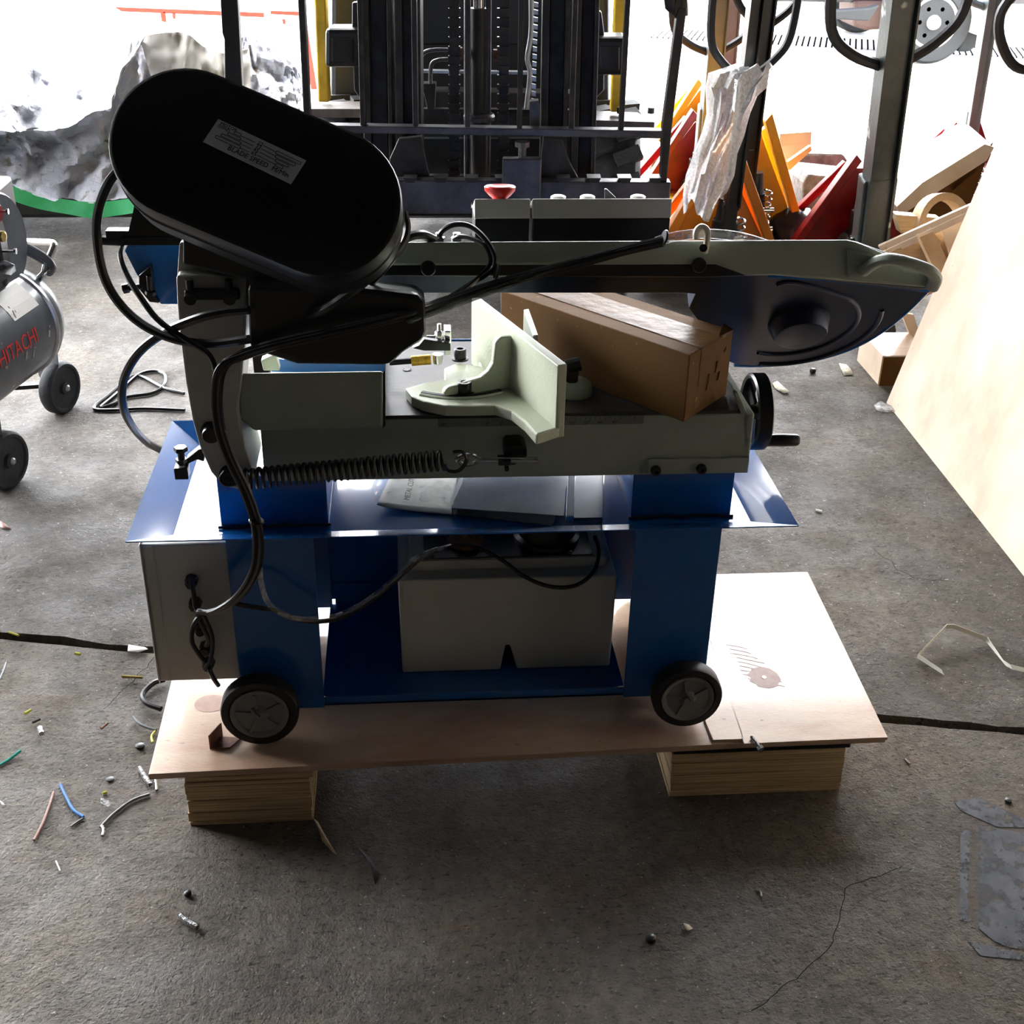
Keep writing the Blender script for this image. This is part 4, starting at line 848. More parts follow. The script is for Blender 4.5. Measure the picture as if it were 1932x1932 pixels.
bm, g = drape([(-420, 185), (-150, 230), (0, 238), (50, 246), (110, 236), (185, 210), (218, 165), (262, 72)], [(-420, 250), (-120, 300), (0, 342), (60, 365), (120, 377), (180, 382), (240, 376), (330, 355)], 5.15, 4.95, 90, 30, .07, 7.7, -.12)
obj('lower_sheet', bm, 'tarp', TP, smooth=True)
bm = B(); tp = smooth_path([Yp(x, y, 4.95) for x, y in [(-420, 250), (-120, 300), (0, 342), (60, 365), (120, 377), (180, 382), (240, 376), (330, 355)]], 10)
lo = [v[0] for v in []]; r0 = [bm.verts.new(p+Vector((0, -.006+.01*noise.noise(p*6), .004))) for p in tp]; r1 = [bm.verts.new(p+Vector((0, -.012+.02*noise.noise(p*6), -.055+.008*noise.noise(p*9)))) for p in tp]
for i in range(len(tp)-1): bm.faces.new((r0[i], r0[i+1], r1[i+1], r1[i]))
o = obj('green_hem', bm, 'tarp_green', TP, smooth=True, label='bright green hem')
bm, g = drape([(236, 110), (262, 70), (345, 62), (385, 88), (425, 100), (470, 92)], [(196, 215), (240, 240), (300, 245), (350, 240), (420, 240), (480, 240)], 5.55, 5.3, 40, 20, .035, 4.1, .0)
obj('side_fold', bm, 'tarp_tan', TP, smooth=True)
bm, g = drape([(425, 80), (455, 70), (480, 72), (535, 88), (560, 120), (575, 175)], [(425, 205), (450, 208), (490, 208), (540, 208), (565, 208), (578, 208)], 6.3, 6.1, 40, 20, .05, 9.1, .0)
obj('far_fold', bm, 'tarp', TP, smooth=True)
bm = B(); a = Yp(0, 400, 5.3); box(bm, (-4.3, 5.25, .10), (-1.05, 6.9, a.z+.25)); stored = solo('dark_machine_block', bm, 'dark_steel', 'dark block for the shaded machine under the green-hemmed tarpaulin', 'crate', bevel=.02)  # plain dark block added for the machine in shadow beneath the cloth
# orange rail
yo = 8.8; ra = thing('orange_rail', 'chipped orange-red steel rail seen above the tarpaulin', 'rail', (Yp(360, 22, yo).x, yo, 0))
bm = B(); prism(bm, polyY([(214, 13), (498, 24), (498, 33), (230, 22)], yo), (0, .05, 0)); obj('rail_bar', bm, 'orange_red', ra, bevel=.003)
bm = B(); prism(bm, polyY([(302, 22), (312, 23), (314, 42), (305, 41)], yo), (0, .04, 0)); obj('rail_bracket', bm, 'orange_red', ra)
bm = B(); prism(bm, polyY([(325, 24), (331, 24), (331, 36), (326, 36)], yo), (0, .02, 0)); obj('rail_lug', bm, 'orange_red', ra)
bm = B(); prism(bm, polyY([(510, 27), (566, 30), (590, 190), (600, 192), (600, 180), (576, 26), (566, 22), (510, 20)], yo), (0, .05, 0)); obj('rail_bar', bm, 'orange_red', ra, bevel=.003)
bm = B(); prism(bm, polyY([(532, 36), (538, 36), (539, 46), (534, 46)], yo), (0, .02, 0)); obj('rail_lug', bm, 'orange_red', ra)
bm = B(); 
for x in (Yp(240, 20, yo).x, Yp(480, 30, yo).x): box(bm, (x-.02, yo+.01, -.0), (x+.02, yo+.05, .42))
obj('rail_foot', bm, 'white_plastic', ra)

# ================================================================ AIR COMPRESSOR at the left edge
ac = thing('air_compressor', 'grey air compressor tank with red lettering and rubber wheels, at the left edge', 'compressor', (-1.2, 3.2, 0))
ax_ = Vector((math.sin(math.radians(13)), math.cos(math.radians(13)), 0)); RT = .155; E_ = Vector((-1.075, 3.40, .345)); sd_ = Vector((ax_.y, -ax_.x, 0))
bm = B(); lathe(bm, E_-ax_*.95, ax_, [(.02, -.06), (RT*.55, -.045), (RT*.85, -.02), (RT, .02), (RT, .88), (RT*1.012, .882), (RT*1.012, .90), (RT*.93, .935), (RT*.72, .965), (RT*.4, .983), (.01, .99)], 44)
tn = obj('tank', bm, 'tank_grey', ac, smooth=True)
bm = B(); lathe(bm, E_-ax_*.085, ax_, [(RT*1.0, 0), (RT*1.03, .004), (RT*1.03, .014), (RT*1.0, .018)], 44, caps=False); obj('tank_rim', bm, 'galvanised', tn, smooth=True)
def on_tank(s, th_, lift=.0012): # s along the axis from the far end, th_ angle up from the side
    return E_-ax_*s+(sd_*math.cos(th_)+Vector((0, 0, 1))*math.sin(th_))*(RT+lift)
tb = text_bm("HITACHI", .056, (0, 0, 0), (1, 0, 0), (0, 1, 0), .0004)
for k_ in range(-1, 9):
    bmesh.ops.bisect_plane(tb, geom=tb.verts[:]+tb.edges[:]+tb.faces[:], plane_co=(0, k_*.008, 0), plane_no=(0, 1, 0))
for v in tb.verts:
    x, y = v.co.x, v.co.y; v.co = on_tank(.385-x*.92, y/RT, .0012+v.co.z)
obj('tank_lettering', tb, 'hitachi_red', tn)
bm = B(); vs = [[bm.verts.new(on_tank(s, a)) for s in (.12, .18, .25)] for a in (.50, .68, .86, 1.02)]
for r0, r1 in zip(vs, vs[1:]):
    for i in range(2): bm.faces.new((r0[i], r0[i+1], r1[i+1], r1[i]))
obj('tank_sticker', bm, 'paper', tn)
for k in range(26):
    s0_ = random.uniform(.10, .62); a0_ = random.uniform(-.1, .75); l_ = random.uniform(.004, .03)
    bm = B(); q_ = [on_tank(s0_+l_*.1*i, a0_-l_*i*1.6, .0012) for i in range(4)]; tube(bm, q_, random.uniform(.0012, .0035), 6, 2, flat=.4); obj('paint_splash', bm, 'paper', tn)
for (fx, fy) in ((-1.005, 3.505), (-1.035, 3.02)):
    bm = B(); axw = Vector((.93, -.36, 0)).normalized(); R_ = .078; c = Vector((fx-.02, fy, R_))
    lathe(bm, c-axw*.022, axw, [(R_*.6, 0), (R_*.92, .002), (R_, .010), (R_, .036), (R_*.92, .044), (R_*.82, .044), (R_*.78, .038), (R_*.25, .036), (R_*.24, .046), (R_*.1, .047)], 34)
    wv = obj('wheel', bm, 'tyre', ac, smooth=True)
    bm = B(); lathe(bm, c+axw*.022, axw, [(.010, 0), (.010, .006), (.006, .010)], 14); obj('wheel_nut', bm, 'galvanised', wv, smooth=True)
    bm = B(); prism(bm, [c-axw*.025+Vector((-.03, .02, -.01)), c-axw*.025+Vector((.03, -.02, -.01)), c-axw*.03+Vector((.045, -.03, .13)), c-axw*.03+Vector((-.05, .03, .13))], -axw*.004); obj('wheel_bracket', bm, 'tank_grey', ac)
bm = B(); beam(bm, Vector((-1.06, 3.47, .10)), Vector((-1.06-.32, 3.47-.05, .10)), .02, .012); obj('crossbar', bm, 'dark_steel', ac)
# handle tube, coiled hose, pump and belt guard
bm = B(); tube(bm, [Yp(21, 520, 3.42), Yp(25, 505, 3.42), Yp(98, 470, 3.45), Yp(101, 460, 3.48), Yp(92, 457, 3.52), Yp(20, 455, 3.6), Yp(-40, 455, 3.7)], .0001, 6, 2); bm.free()
bm = B(); tube(bm, [Yp(75, 524, 3.36), Yp(84, 515, 3.36), Yp(87, 500, 3.38), Yp(100, 470, 3.42), Yp(101, 460, 3.44), Yp(92, 457, 3.48), Yp(50, 456, 3.55), Yp(-20, 455, 3.6)], .0095, 10, 5); obj('carry_handle', bm, 'chrome', ac, smooth=True)
for k in range(4):
    bm = B(); dy = k*5; tube(bm, [Yp(-30, 446+dy, 3.40), Yp(18, 452+dy, 3.40), Yp(55, 464+dy*1.1, 3.39), Yp(88, 484+dy*1.1, 3.38), Yp(102-k, 502+dy*.6, 3.37), Yp(100-k*2, 512+dy*.4, 3.36), Yp(90-k*2, 514, 3.36)], .0052, 8, 6); obj('air_hose', bm, 'grey_wire', ac, smooth=True)
bm = B(); c = Yp(-22, 462, 3.25); lathe(bm, c-sd_*.02, sd_, [(.02, 0), (.13, 0), (.135, .006), (.135, .05), (.13, .056), (.05, .05)], 36); bgd = obj('belt_guard', bm, 'tank_grey', ac, smooth=True)
bm = B(); c = Yp(5, 446, 3.22); lathe(bm, c, sd_, [(.014, -.01), (.014, .004), (.008, .006)], 16); obj('guard_badge', bm, 'brass', bgd)
for q0, q1 in (((-10, 399, 3.24), (15, 399, 3.2)), ((0, 474, 3.24), (30, 474, 3.2))):
    bm = B(); cyl(bm, Yp(*q0), Yp(*q1), .0035, 8); cyl(bm, Yp(q1[0]-3, q1[1], q1[2]), Yp(q1[0]+1, q1[1], q1[2]), .008, 8); obj('guard_bolt', bm, 'chrome', bgd)
bm = B(); c = Yp(-8, 402, 3.22); lathe(bm, c, sd_, [(.03, -.02), (.03, .0), (.02, .01)], 20); obj('pressure_knob', bm, 'jack_red', ac, smooth=True)
bm = B(); prism(bm, [Yp(-30, 560, 3.20), Yp(20, 520, 3.20), Yp(31, 512, 3.26), Yp(28, 498, 3.26), Yp(14, 492, 3.22), Yp(-30, 510, 3.20)], sd_*-.08); obj('pump_base', bm, 'galvanised', ac, bevel=.003)
bm = B(); c = Yp(-60, 440, 3.3); box(bm, (c.x-.15, c.y-.08, .48), (c.x+.10, c.y+.12, .72)); obj('pump_head', bm, 'dark_steel', ac, bevel=.01)

# ================================================================ PLYWOOD SHEET leaning on the right
lp = B(); b0, b1 = Vector((1.484, 3.464, .004)), Vector((1.420, 1.02, .004)); up_ = Vector((.232, 0, 1)).normalized()*1.24
prism(lp, [b0, b1, b1+up_, b0+up_], (.012, 0, -.003))
solo('leaning_plywood', lp, 'plywood_bright', 'full plywood sheet standing on edge, leaning to the right beside the saw', 'board', bevel=.0008)
lp = B(); prism(lp, [b0+Vector((.35, -.3, 0)), b1+Vector((.35, 0, 0)), b1+up_*.95+Vector((.12, 0, 0)), b0+up_*.95+Vector((.12, -.3, 0))], (.25, 0, 0))
solo('crate_stack', lp, 'rough_wood', 'timber crate hidden behind the leaning plywood sheet', 'crate')

# ================================================================ PALLET TRUCKS
def pallet_truck(label, loc, m_frame, m_handle, h0, h1, hw_=.035, hd=.035, loop=True, arms=.30, wide=.27, forks=True, pump_m='black_powder', lever=None, grp=None, s=1., ah=1.):
    """h0, h1: world points of the handle's foot and of its top"""
    T = thing('pallet_truck', label, 'pallet truck', loc); X, Y = loc[0], loc[1]
    def W(x, y, z): return Vector((X+x*s, Y+y*s, z*s))
    for sg in (-1, 1):
        bm = B(); prism(bm, [W(sg*.27, .10, .09), W(sg*.235, .10, .09), W(sg*.030, .08, .44*ah), W(sg*.055, .08, .465*ah)], (0, .05*s, 0)); obj('frame_bar', bm, m_frame, T, bevel=.003)
        bm = B(); prism(bm, [W(sg*.27, .34, .09), W(sg*.235, .34, .09), W(sg*.045, .16, .40*ah), W(sg*.07, .16, .42*ah)], (0, .035*s, 0)); obj('frame_bar', bm, m_frame, T, bevel=.003)
    bm = B(); prism(bm, [W(-.235, .135, .10), W(.235, .135, .10), W(.03, .135, .40*ah), W(-.03, .135, .40*ah)], (0, .006, 0)); obj('front_plate', bm, m_frame, T)
    bm = B(); box(bm, W(-.275, .09, .055), W(.275, .36, .10)); obj('cross_head', bm, m_frame, T, bevel=.006)
    for sg in (-1, 1):
        a, b = sg*.20-.075, sg*.20+.075
        bm = B(); prism(bm, [W(a, .36, .09), W(b, .36, .09), W(b, 1.30, .09), W(b-.03, 1.42, .085), W(a+.03, 1.42, .085), W(a, 1.30, .09)], (0, 0, -.045*s)); fk = obj('fork', bm, m_frame, T, bevel=.008)
        bm = B(); cyl(bm, W(sg*.20-.04, .62, .1), W(sg*.20-.04, .62, .0915), .02, 16); box(bm, W(sg*.20-.05, .55, .0905), W(sg*.20+.05, .575, .0925)); obj('fork_slot', bm, 'black_bit', fk)
        bm = B(); cyl(bm, W(sg*.20-.05, 1.28, .04), W(sg*.20+.05, 1.28, .04), .04*s, 16); obj('load_roller', bm, 'tyre', T, smooth=True)
        bm = B(); cyl(bm, W(sg*.03, .02, .085), W(sg*.08, .02, .085), .085*s, 24); obj('steer_wheel', bm, 'tyre', T, smooth=True)
    bm = B(); lathe(bm, W(0, .03, .14), (0, 0, 1), [(.075*s, 0), (.08*s, .02), (.055*s, .05), (.048*s, .16), (.038*s, .17), (.03*s, .24)], 22); pm = obj('pump', bm, pump_m, T, smooth=True)
    bm = B(); c = W(.045, -.02, .17); tube(bm, [c+Vector((math.cos(a*.7)*.016, math.sin(a*.7)*.016, a*.0026)) for a in range(60)], .0038, 6, 1); obj('pump_spring', bm, 'chrome', pm, smooth=True)
    bm = B(); cyl(bm, W(-.075, -.03, .165), W(.075, -.03, .165), .012, 12); cyl(bm, W(-.07, -.035, .245), W(.07, -.035, .245), .010, 12); obj('link_pin', bm, 'chrome', pm, smooth=True)
    bm = B(); box(bm, W(-.07, -.045, .12), W(.02, .02, .27)); obj('pump_bracket', bm, pump_m, pm, bevel=.006)
    h0 = Vector(h0); h1 = Vector(h1); d = (h1-h0).normalized(); sx_ = d.cross(Vector((0, 1, 0))).normalized()
    if sx_.x < 0: sx_ = -sx_
    bm = B(); beam(bm, h0, h1, hw_, hd, up=(0, -1, 0)); hn = obj('handle', bm, m_handle, T, bevel=.003)
    for sg in (-1, 1):
        bm = B(); beam(bm, h0+sx_*sg*(hw_*.5+.003)-Vector((0, .012, 0)), h1+sx_*sg*(hw_*.5+.003)-Vector((0, .012, 0)), .006, hd+.02, up=(0, -1, 0)); obj('handle_flange', bm, m_handle, hn)
    bm = B(); beam(bm, h0-d*.02, h0+d*.24, hw_*1.5, hd*1.1, up=(0, -1, 0)); obj('handle_socket', bm, m_handle, hn, bevel=.006)
    bm = B(); W0 = W(0, .0, .25); beam(bm, W0-Vector((0, .01, .04)), h0+d*.02, hw_*1.3, .035, up=(0, -1, 0)); cyl(bm, h0-sx_*hw_*.9, h0+sx_*hw_*.9, .013, 12); obj('handle_fork', bm, pump_m, T, bevel=.003)
    if loop:
        j = h1-d*arms; yv = Vector((0, -1, 0)); fw = d.cross(sx_).normalized()
        bm = B(); pt = [j-sx_*.01, j-sx_*wide*.32+d*.06, j-sx_*wide*.5+d*.15, j-sx_*wide*.5+d*(arms+.02), j-sx_*wide*.3+d*(arms+.09), j+sx_*wide*.3+d*(arms+.09), j+sx_*wide*.5+d*(arms+.02), j+sx_*wide*.5+d*.15, j+sx_*wide*.32+d*.06, j+sx_*.01]
        tube(bm, pt, .014*(wide/.27)**.5, 8, 5); obj('handle_loop', bm, 'black_rubber' if m_handle != 'grey_light_paint' else m_handle, hn, smooth=True)
    return T
PTR = pallet_truck
# orange truck (front, carries the bubble wrap)
x_ = Yp(1370, 440, 4.45); PTR('orange pallet truck whose pump and handle are wrapped in bubble wrap', (x_.x, 4.45, 0), 'truck_orange', 'black_powder', Yp(1380, 385, 4.42), Yp(1432, -60, 4.25), .035, .04, arms=.36, ah=1.15)
x_ = Yp(1395, 440, 4.95); PTR('yellow pallet truck with black handle socket behind the orange one', (x_.x+.02, 4.85, 0), 'truck_yellow', 'black_powder', Yp(1403, 388, 4.80), Yp(1456, -60, 4.65), .035, .04, arms=.20, ah=1.28)
x_ = Yp(1322, 390, 5.6); PTR('red pallet truck with a grey handle, furthest left of the row', (x_.x, 5.6, 0), 'jack_red', 'grey_steel_paint', Yp(1330, 290, 5.5), Yp(1362, -60, 5.2), .06, .05, arms=.36, wide=.36)
x_ = Yp(1335, 350, 6.3); PTR('yellow pallet truck furthest back, behind the red one', (x_.x, 6.4, 0), 'truck_yellow', 'grey_steel_paint', Yp(1362, 240, 6.3), Yp(1388, -60, 6.0), .05, .05, loop=False)
x_ = Yp(1628, 445, 4.75); PTR('red pallet truck with a big worn black handle, nearest on the right', (x_.x, 4.72, 0), 'jack_red', 'worn_green_black', Yp(1642, 450, 4.05), Yp(1706, -60, 3.80), .075, .06, arms=.30, wide=.40)
x_ = Yp(1795, 335, 5.5); PTR('red pallet truck with a slim grey handle beyond the leaning boards', (x_.x, 5.35, 0), 'jack_red', 'grey_light_paint', Yp(1822, 290, 5.1), Yp(1878, -60, 4.7), .035, .03, arms=.16)
x_ = Yp(1960, 330, 4.5); PTR('pallet truck at the right edge showing only its black handle loop', (2.62, 4.4, 0), 'jack_red', 'black_powder', Vector((2.62, 4.35, .35)), Yp(1985, -10, 4.0), .035, .03, arms=.28, wide=.36)
# red polyurethane cap on the far right truck
# bubble wrap shroud
bw = thing('bubble_wrap', 'torn bubble wrap hanging over the orange truck handle', 'wrapping', tuple(Yp(1360, 395, 4.28)))
rings = []
prof = [(128, 1432-8, 30), (140, 1400, 62), (165, 1385, 58), (190, 1382, 50), (215, 1374, 40), (250, 1364, 40), (290, 1350, 42), (330, 1340, 45), (365, 1330, 42), (398, 1320, 30)]
bm = B(); prev = None
for k, (y, cx, hw_) in enumerate(prof):
    r_ = []
    for i in range(29):
        u = -1+2*i/28; Y_ = 4.30-.10*math.sqrt(max(0, 1-u*u))+.035*noise.noise(Vector((u*5, k*.4, 2)))
        yy = y+14*noise.noise(Vector((u*3, k*.5, 9)))*(1+(k > 7)*1.2)-(abs(u)**3)*(10 if k < 2 else 0)
        r_.append(bm.verts.new(Yp(cx+u*hw_*(1+.12*noise.noise(Vector((k*.8, i*.5, 0)))), yy, Y_)))
    if prev:
        for i in range(28): bm.faces.new((prev[i], prev[i+1], r_[i+1], r_[i]))
    prev = r_
obj('wrap_sheet', bm, 'bubble_wrap', bw, smooth=True)

# ================================================================ KERB, BOARDS AND CRATES ON THE RIGHT
for pts, Y, dep, lab in (([(1488, 330), (1495, 288), (1590, 290), (1612, 318), (1612, 345), (1500, 350)], 6.0, .25, 'rough grey kerb stone standing behind the yellow pallet truck'),
                         ([(1520, 395), (1515, 345), (1525, 328), (1620, 338), (1625, 360), (1600, 410)], 5.5, .25, 'lower rough kerb stone in front of the other one'),
                         ([(1688, 300), (1738, 305), (1735, 345), (1690, 340)], 6.0, .25, 'small rough kerb stone right of the worn black handle'),
                         ([(1228, 285), (1262, 285), (1262, 345), (1228, 345)], 6.2, .4, 'rough kerb stone beside the forklift tyre')):
    P0 = polyY(pts, Y); zmin = min(p.z for p in P0); 
    low = [p if p.z > zmin+.08 else Vector((p.x, p.y, .0)) for p in P0]
    bm = B(); prism(bm, low, (0, dep, 0)); solo('kerb_stone', bm, 'kerb', lab, 'stone', bevel=.012, group='kerb stones')
bm = B(); prism(bm, polyY([(1422, 262), (1432, 222), (1452, 228), (1449, 240), (1461, 244), (1459, 288), (1424, 286)], 5.3), (0, .01, 0)); 
solo('cardboard_scrap', bm, 'cardboard', 'torn upright piece of cardboard behind the yellow pallet truck', 'cardboard')
bm = B(); beam(bm, Yp(1424, 118, 5.4), Yp(1424, 250, 5.4), .05, .05, up=(0, 1, 0)); bm.free()
wc = thing('open_wooden_tray', 'shallow pale wooden crate tilted behind the yellow pallet truck', 'crate', tuple(Yp(1480, 310, 5.35)))
for pts, Y in (([(1448, 300), (1490, 306), (1488, 324), (1446, 318)], 5.30), ([(1460, 280), (1470, 280), (1496, 318), (1484, 322)], 5.32), ([(1486, 306), (1530, 275), (1532, 284), (1490, 322)], 5.28)):
    bm = B(); prism(bm, polyY(pts, Y), (0, .03, 0)); obj('crate_side', bm, 'rough_wood', wc, bevel=.003)
bm = B(); prism(bm, polyY([(1470, 276), (1530, 272), (1494, 305), (1480, 300)], 5.4), (0, .012, .05)); obj('crate_panel', bm, 'plywood_bright', wc)
# crumpled grey bag
bm = B(); bmesh.ops.create_icosphere(bm, subdivisions=4, radius=.11)
c = Yp(1502, 350, 5.0); c.z = .09
for v in bm.verts: n_ = noise.noise(v.co*14)*.25+noise.noise(v.co*30)*.12; v.co = Vector((v.co.x*1.0, v.co.y, v.co.z*1.05))*(1+n_)+c
for v in bm.verts: v.co.z = max(v.co.z, .003)
solo('plastic_bag', bm, 'dark_steel', 'crumpled grey plastic bag on the ground by the kerb stones', 'bag', smooth=True)
# tilted plywood, sun on its top edge put in as a pale colour
pb = thing('tilted_chipboard', 'brown chipboard panel with its sunlit upper edge coloured pale, tilted among the pallet trucks', 'board', tuple(Yp(1790, 400, 4.3)))
bm = B(); prism(bm, polyY([(1700, 408), (1862, 303), (1868, 285), (1830, 385), (1822, 410), (1738, 412)], 4.62), (0, .014, 0)); obj('panel', bm, 'cardboard', pb, bevel=.001)
bm = B(); prism(bm, polyY([(1698, 408), (1692, 390), (1740, 345), (1858, 272), (1876, 278), (1862, 303)], 4.61), (0, .25, .03)); obj('panel_edge', bm, 'plywood_bright', pb, bevel=.001)  # paler colour than the face stands for sunlight on the top
for pts, Y, m_, lab in (([(1625, 330), (1690, 320), (1770, 395), (1740, 420), (1700, 410)], 5.15, 'plywood_bright', 'sunlit pale plywood offcut lying between the red pallet trucks'),):
    bm = B(); prism(bm, polyY(pts, Y), (0, .02, .0)); solo('plywood_offcut', bm, m_, lab, 'board')
wr_ = B(); c = Yp(1765, 425, 4.2); n_ = 30
lathe(wr_, c, (.3, -1, .3), [(.11, 0), (.085, 0), (.085, .05), (.11, .05), (.11, 0)], n_, caps=False); solo('wooden_ring', wr_, 'rough_wood', 'round bent wooden ring half hidden behind the crate', 'ring', smooth=True)
bm = B(); prism(bm, polyY([(1690, 405), (1775, 412), (1772, 432), (1700, 440)], 4.15), (0, .05, 0)); solo('timber_offcut', bm, 'pine', 'short brown timber offcut beneath the chipboard panel', 'timber')
# crate: two long rails with cleats, boarded side
cr = thing('broken_crate', 'broken plywood crate with ladder-like rails, right of the saw nose', 'crate', tuple(Yp(1760, 470, 3.75)))
RL = [(1655, 472), (1905, 352)]
for dy_, dy2 in ((0, 0), (14, 10)):
    bm = B(); beam(bm, Yp(1660, 468+dy_, 3.9), Yp(1900, 360+dy2, 3.7), .022, .012, up=(0, -1, 0)); obj('crate_rail', bm, 'plywood_bright', cr, bevel=.001)
for t in (.05, .30, .42, .66, .9):
    bm = B(); x = 1660+240*t; y = 468-108*t; beam(bm, Yp(x, y, 3.9-.2*t), Yp(x+6, y+13, 3.9-.2*t), .02, .012, up=(0, -1, 0)); obj('crate_cleat', bm, 'pine', cr)
bm = B(); prism(bm, polyY([(1680, 476), (1830, 405), (1830, 520), (1745, 560), (1700, 520)], 3.86), (0, .012, 0)); obj('crate_board', bm, 'pine', cr)
bm = B(); prism(bm, polyY([(1735, 448), (1762, 436), (1800, 520), (1772, 530)], 3.80), (0, .04, 0)); obj('crate_batten', bm, 'rough_wood', cr, bevel=.001)
bm = B(); prism(bm, polyY([(1775, 430), (1830, 405), (1830, 520), (1805, 530)], 3.82), (0, .01, 0)); obj('crate_board', bm, 'plywood_bright', cr)
bm = B(); prism(bm, polyY([(1700, 590), (1724, 594), (1738, 640), (1728, 660)], 3.8), (0, .015, 0)); solo('plywood_strip', bm, 'plywood_bright', 'upright pale plywood strip beside the leaning sheet', 'board')
sb_ = thing('small_plywood_box', 'small open plywood box on the floor against the leaning sheet', 'box', tuple(Zp(1690, 720, 0)))
p = Zp(1682, 730, 0); bm = B(); q = Yp(1668, 674, p.y); box(bm, (q.x, p.y, .0), (q.x+.17, p.y+.012, q.z)); obj('box_side', bm, 'cardboard', sb_)
bm = B(); box(bm, (q.x, p.y+.012, .0), (q.x+.010, p.y+.22, q.z)); obj('box_side', bm, 'plywood_bright', sb_)
bm = B(); box(bm, (q.x+.01, p.y+.012, q.z-.012), (q.x+.16, p.y+.22, q.z)); obj('box_lid', bm, 'plywood', sb_)
for (x, y, r_, lab) in ((1655, 655, .05, 'dark rubber castor wheel on the floor beyond the saw nose'),):
    c = Zp(x, y, 0); bm = B(); cyl(bm, c+Vector((-.03, 0, r_)), c+Vector((.03, .03, r_)), r_, 20); solo('castor_wheel', bm, 'tyre', lab, 'wheel', smooth=True)

# ================================================================ YARD: drain grating, truck
dg0, dg1 = Zp(1228, 62, 0), Zp(1932, 100, 0); dg_ = thing('drain_grating', 'long slotted steel drain grating across the bright yard', 'drain', tuple((dg0+dg1)/2))
dv = (dg1-dg0); Ld = dv.length; dn_ = dv.normalized(); dp = Vector((-dn_.y, dn_.x, 0))
bm = B(); prism(bm, [dg0-dp*.30, dg1+dn_*.5-dp*.30, dg1+dn_*.5+dp*.30, dg0+dp*.30], (0, 0, .003)); obj('channel', bm, 'pit_black', dg_)
nb = 74; proto = None
for k in range(nb):
    c = dg0+dn_*((k+.5)*(Ld+.5)/nb)+Vector((0, 0, .004))
    if proto is None:
        bm = B(); beam(bm, Vector((0, 0, 0))-dp*.31, dp*.31, .034, .012); proto = obj('grating_bar', bm, 'yard_concrete', None); proto.parent = dg_; o = proto
    else:
        o = proto.copy(); COL.objects.link(o); o.parent = dg_
    o.location = c-(dg0+dg1)/2
TK = thing('truck', 'blue truck parked in the yard at the top right', 'truck', (5.6, 10.6, 0))
def truck_wheel(c, R_, wd):
    bm = B(); lathe(bm, c, (0, 1, 0), [(R_*.62, .02), (R_*.66, 0), (R_*.93, 0), (R_, .03), (R_, wd-.03), (R_*.93, wd), (R_*.6, wd)], 44); o = obj('wheel', bm, 'truck_tyre', TK, smooth=True)
    bm = B(); lathe(bm, c, (0, 1, 0), [(R_*.16, -.01), (R_*.18, .02), (R_*.26, .03), (R_*.28, .05), (R_*.48, .07), (R_*.56, .02), (R_*.66, .012), (R_*.67, .03)], 40); rm = obj('rim', bm, 'rim_white', o, smooth=True)
    bm = B(); lathe(bm, c, (0, 1, 0), [(R_*.15, -.015), (R_*.17, .01), (R_*.17, .03)], 24)
    obj('hub_cap', bm, 'galvanised', o, smooth=True)
    for k in range(6):
        a = 2*PI*k/6; q = c+Vector((math.cos(a), 0, math.sin(a)))*R_*.36; bm = B(); cyl(bm, q+Vector((0, .02, 0)), q+Vector((0, .07, 0)), .018, 6); obj('wheel_nut', bm, 'dark_steel', o)
c = Yp(1762, 50, 10.0); R_ = .305; truck_wheel(Vector((c.x, 10.0, R_)), R_, .22); truck_wheel(Vector((c.x, 11.7, R_)), R_, .22); truck_wheel(Vector((c.x+3.2, 10.0, R_)), R_, .22)
bm = B(); box(bm, (c.x-1.3, 10.25, .42), (c.x+5, 10.45, .60)); box(bm, (c.x-1.3, 11.4, .42), (c.x+5, 11.6, .60)); obj('chassis_rail', bm, 'dark_steel', TK)
bm = B(); prism(bm, polyY([(1578, 20), (1640, 16), (1660, 10), (1640, 40), (1565, 36)], 9.95), (0, .1, 0)); obj('step_bracket', bm, 'truck_tyre', TK, bevel=.01)
bm = B(); prism(bm, polyY([(1612, 0), (1700, 0), (1680, 55), (1635, 58), (1610, 50)], 10.2), (0, .4, 0)); obj('gear_housing', bm, 'truck_brown', TK, bevel=.03)
bm = B(); box(bm, (c.x-1.2, 9.95, .62), (c.x+5, 11.8, 1.1)); obj('load_bed', bm, 'truck_blue', TK, bevel=.02)
bm = B(); prism(bm, polyY([(1842, 0), (1858, 0), (1862, 44), (1845, 42)], 9.9), (0, .6, 0)); obj('mud_flap', bm, 'white_plastic', TK, bevel=.004)
bm = B(); prism(bm, polyY([(1856, 28), (1960, 34), (1960, 75), (1850, 70)], 9.8), (0, .5, 0)); obj('tool_box', bm, 'white_plastic', TK, bevel=.02)
bm = B(); prism(bm, polyY([(1820, 60), (1870, 66), (1830, 98), (1806, 98)], 10.1), (0, .3, 0)); obj('rear_tyre_guard', bm, 'truck_tyre', TK, bevel=.02)

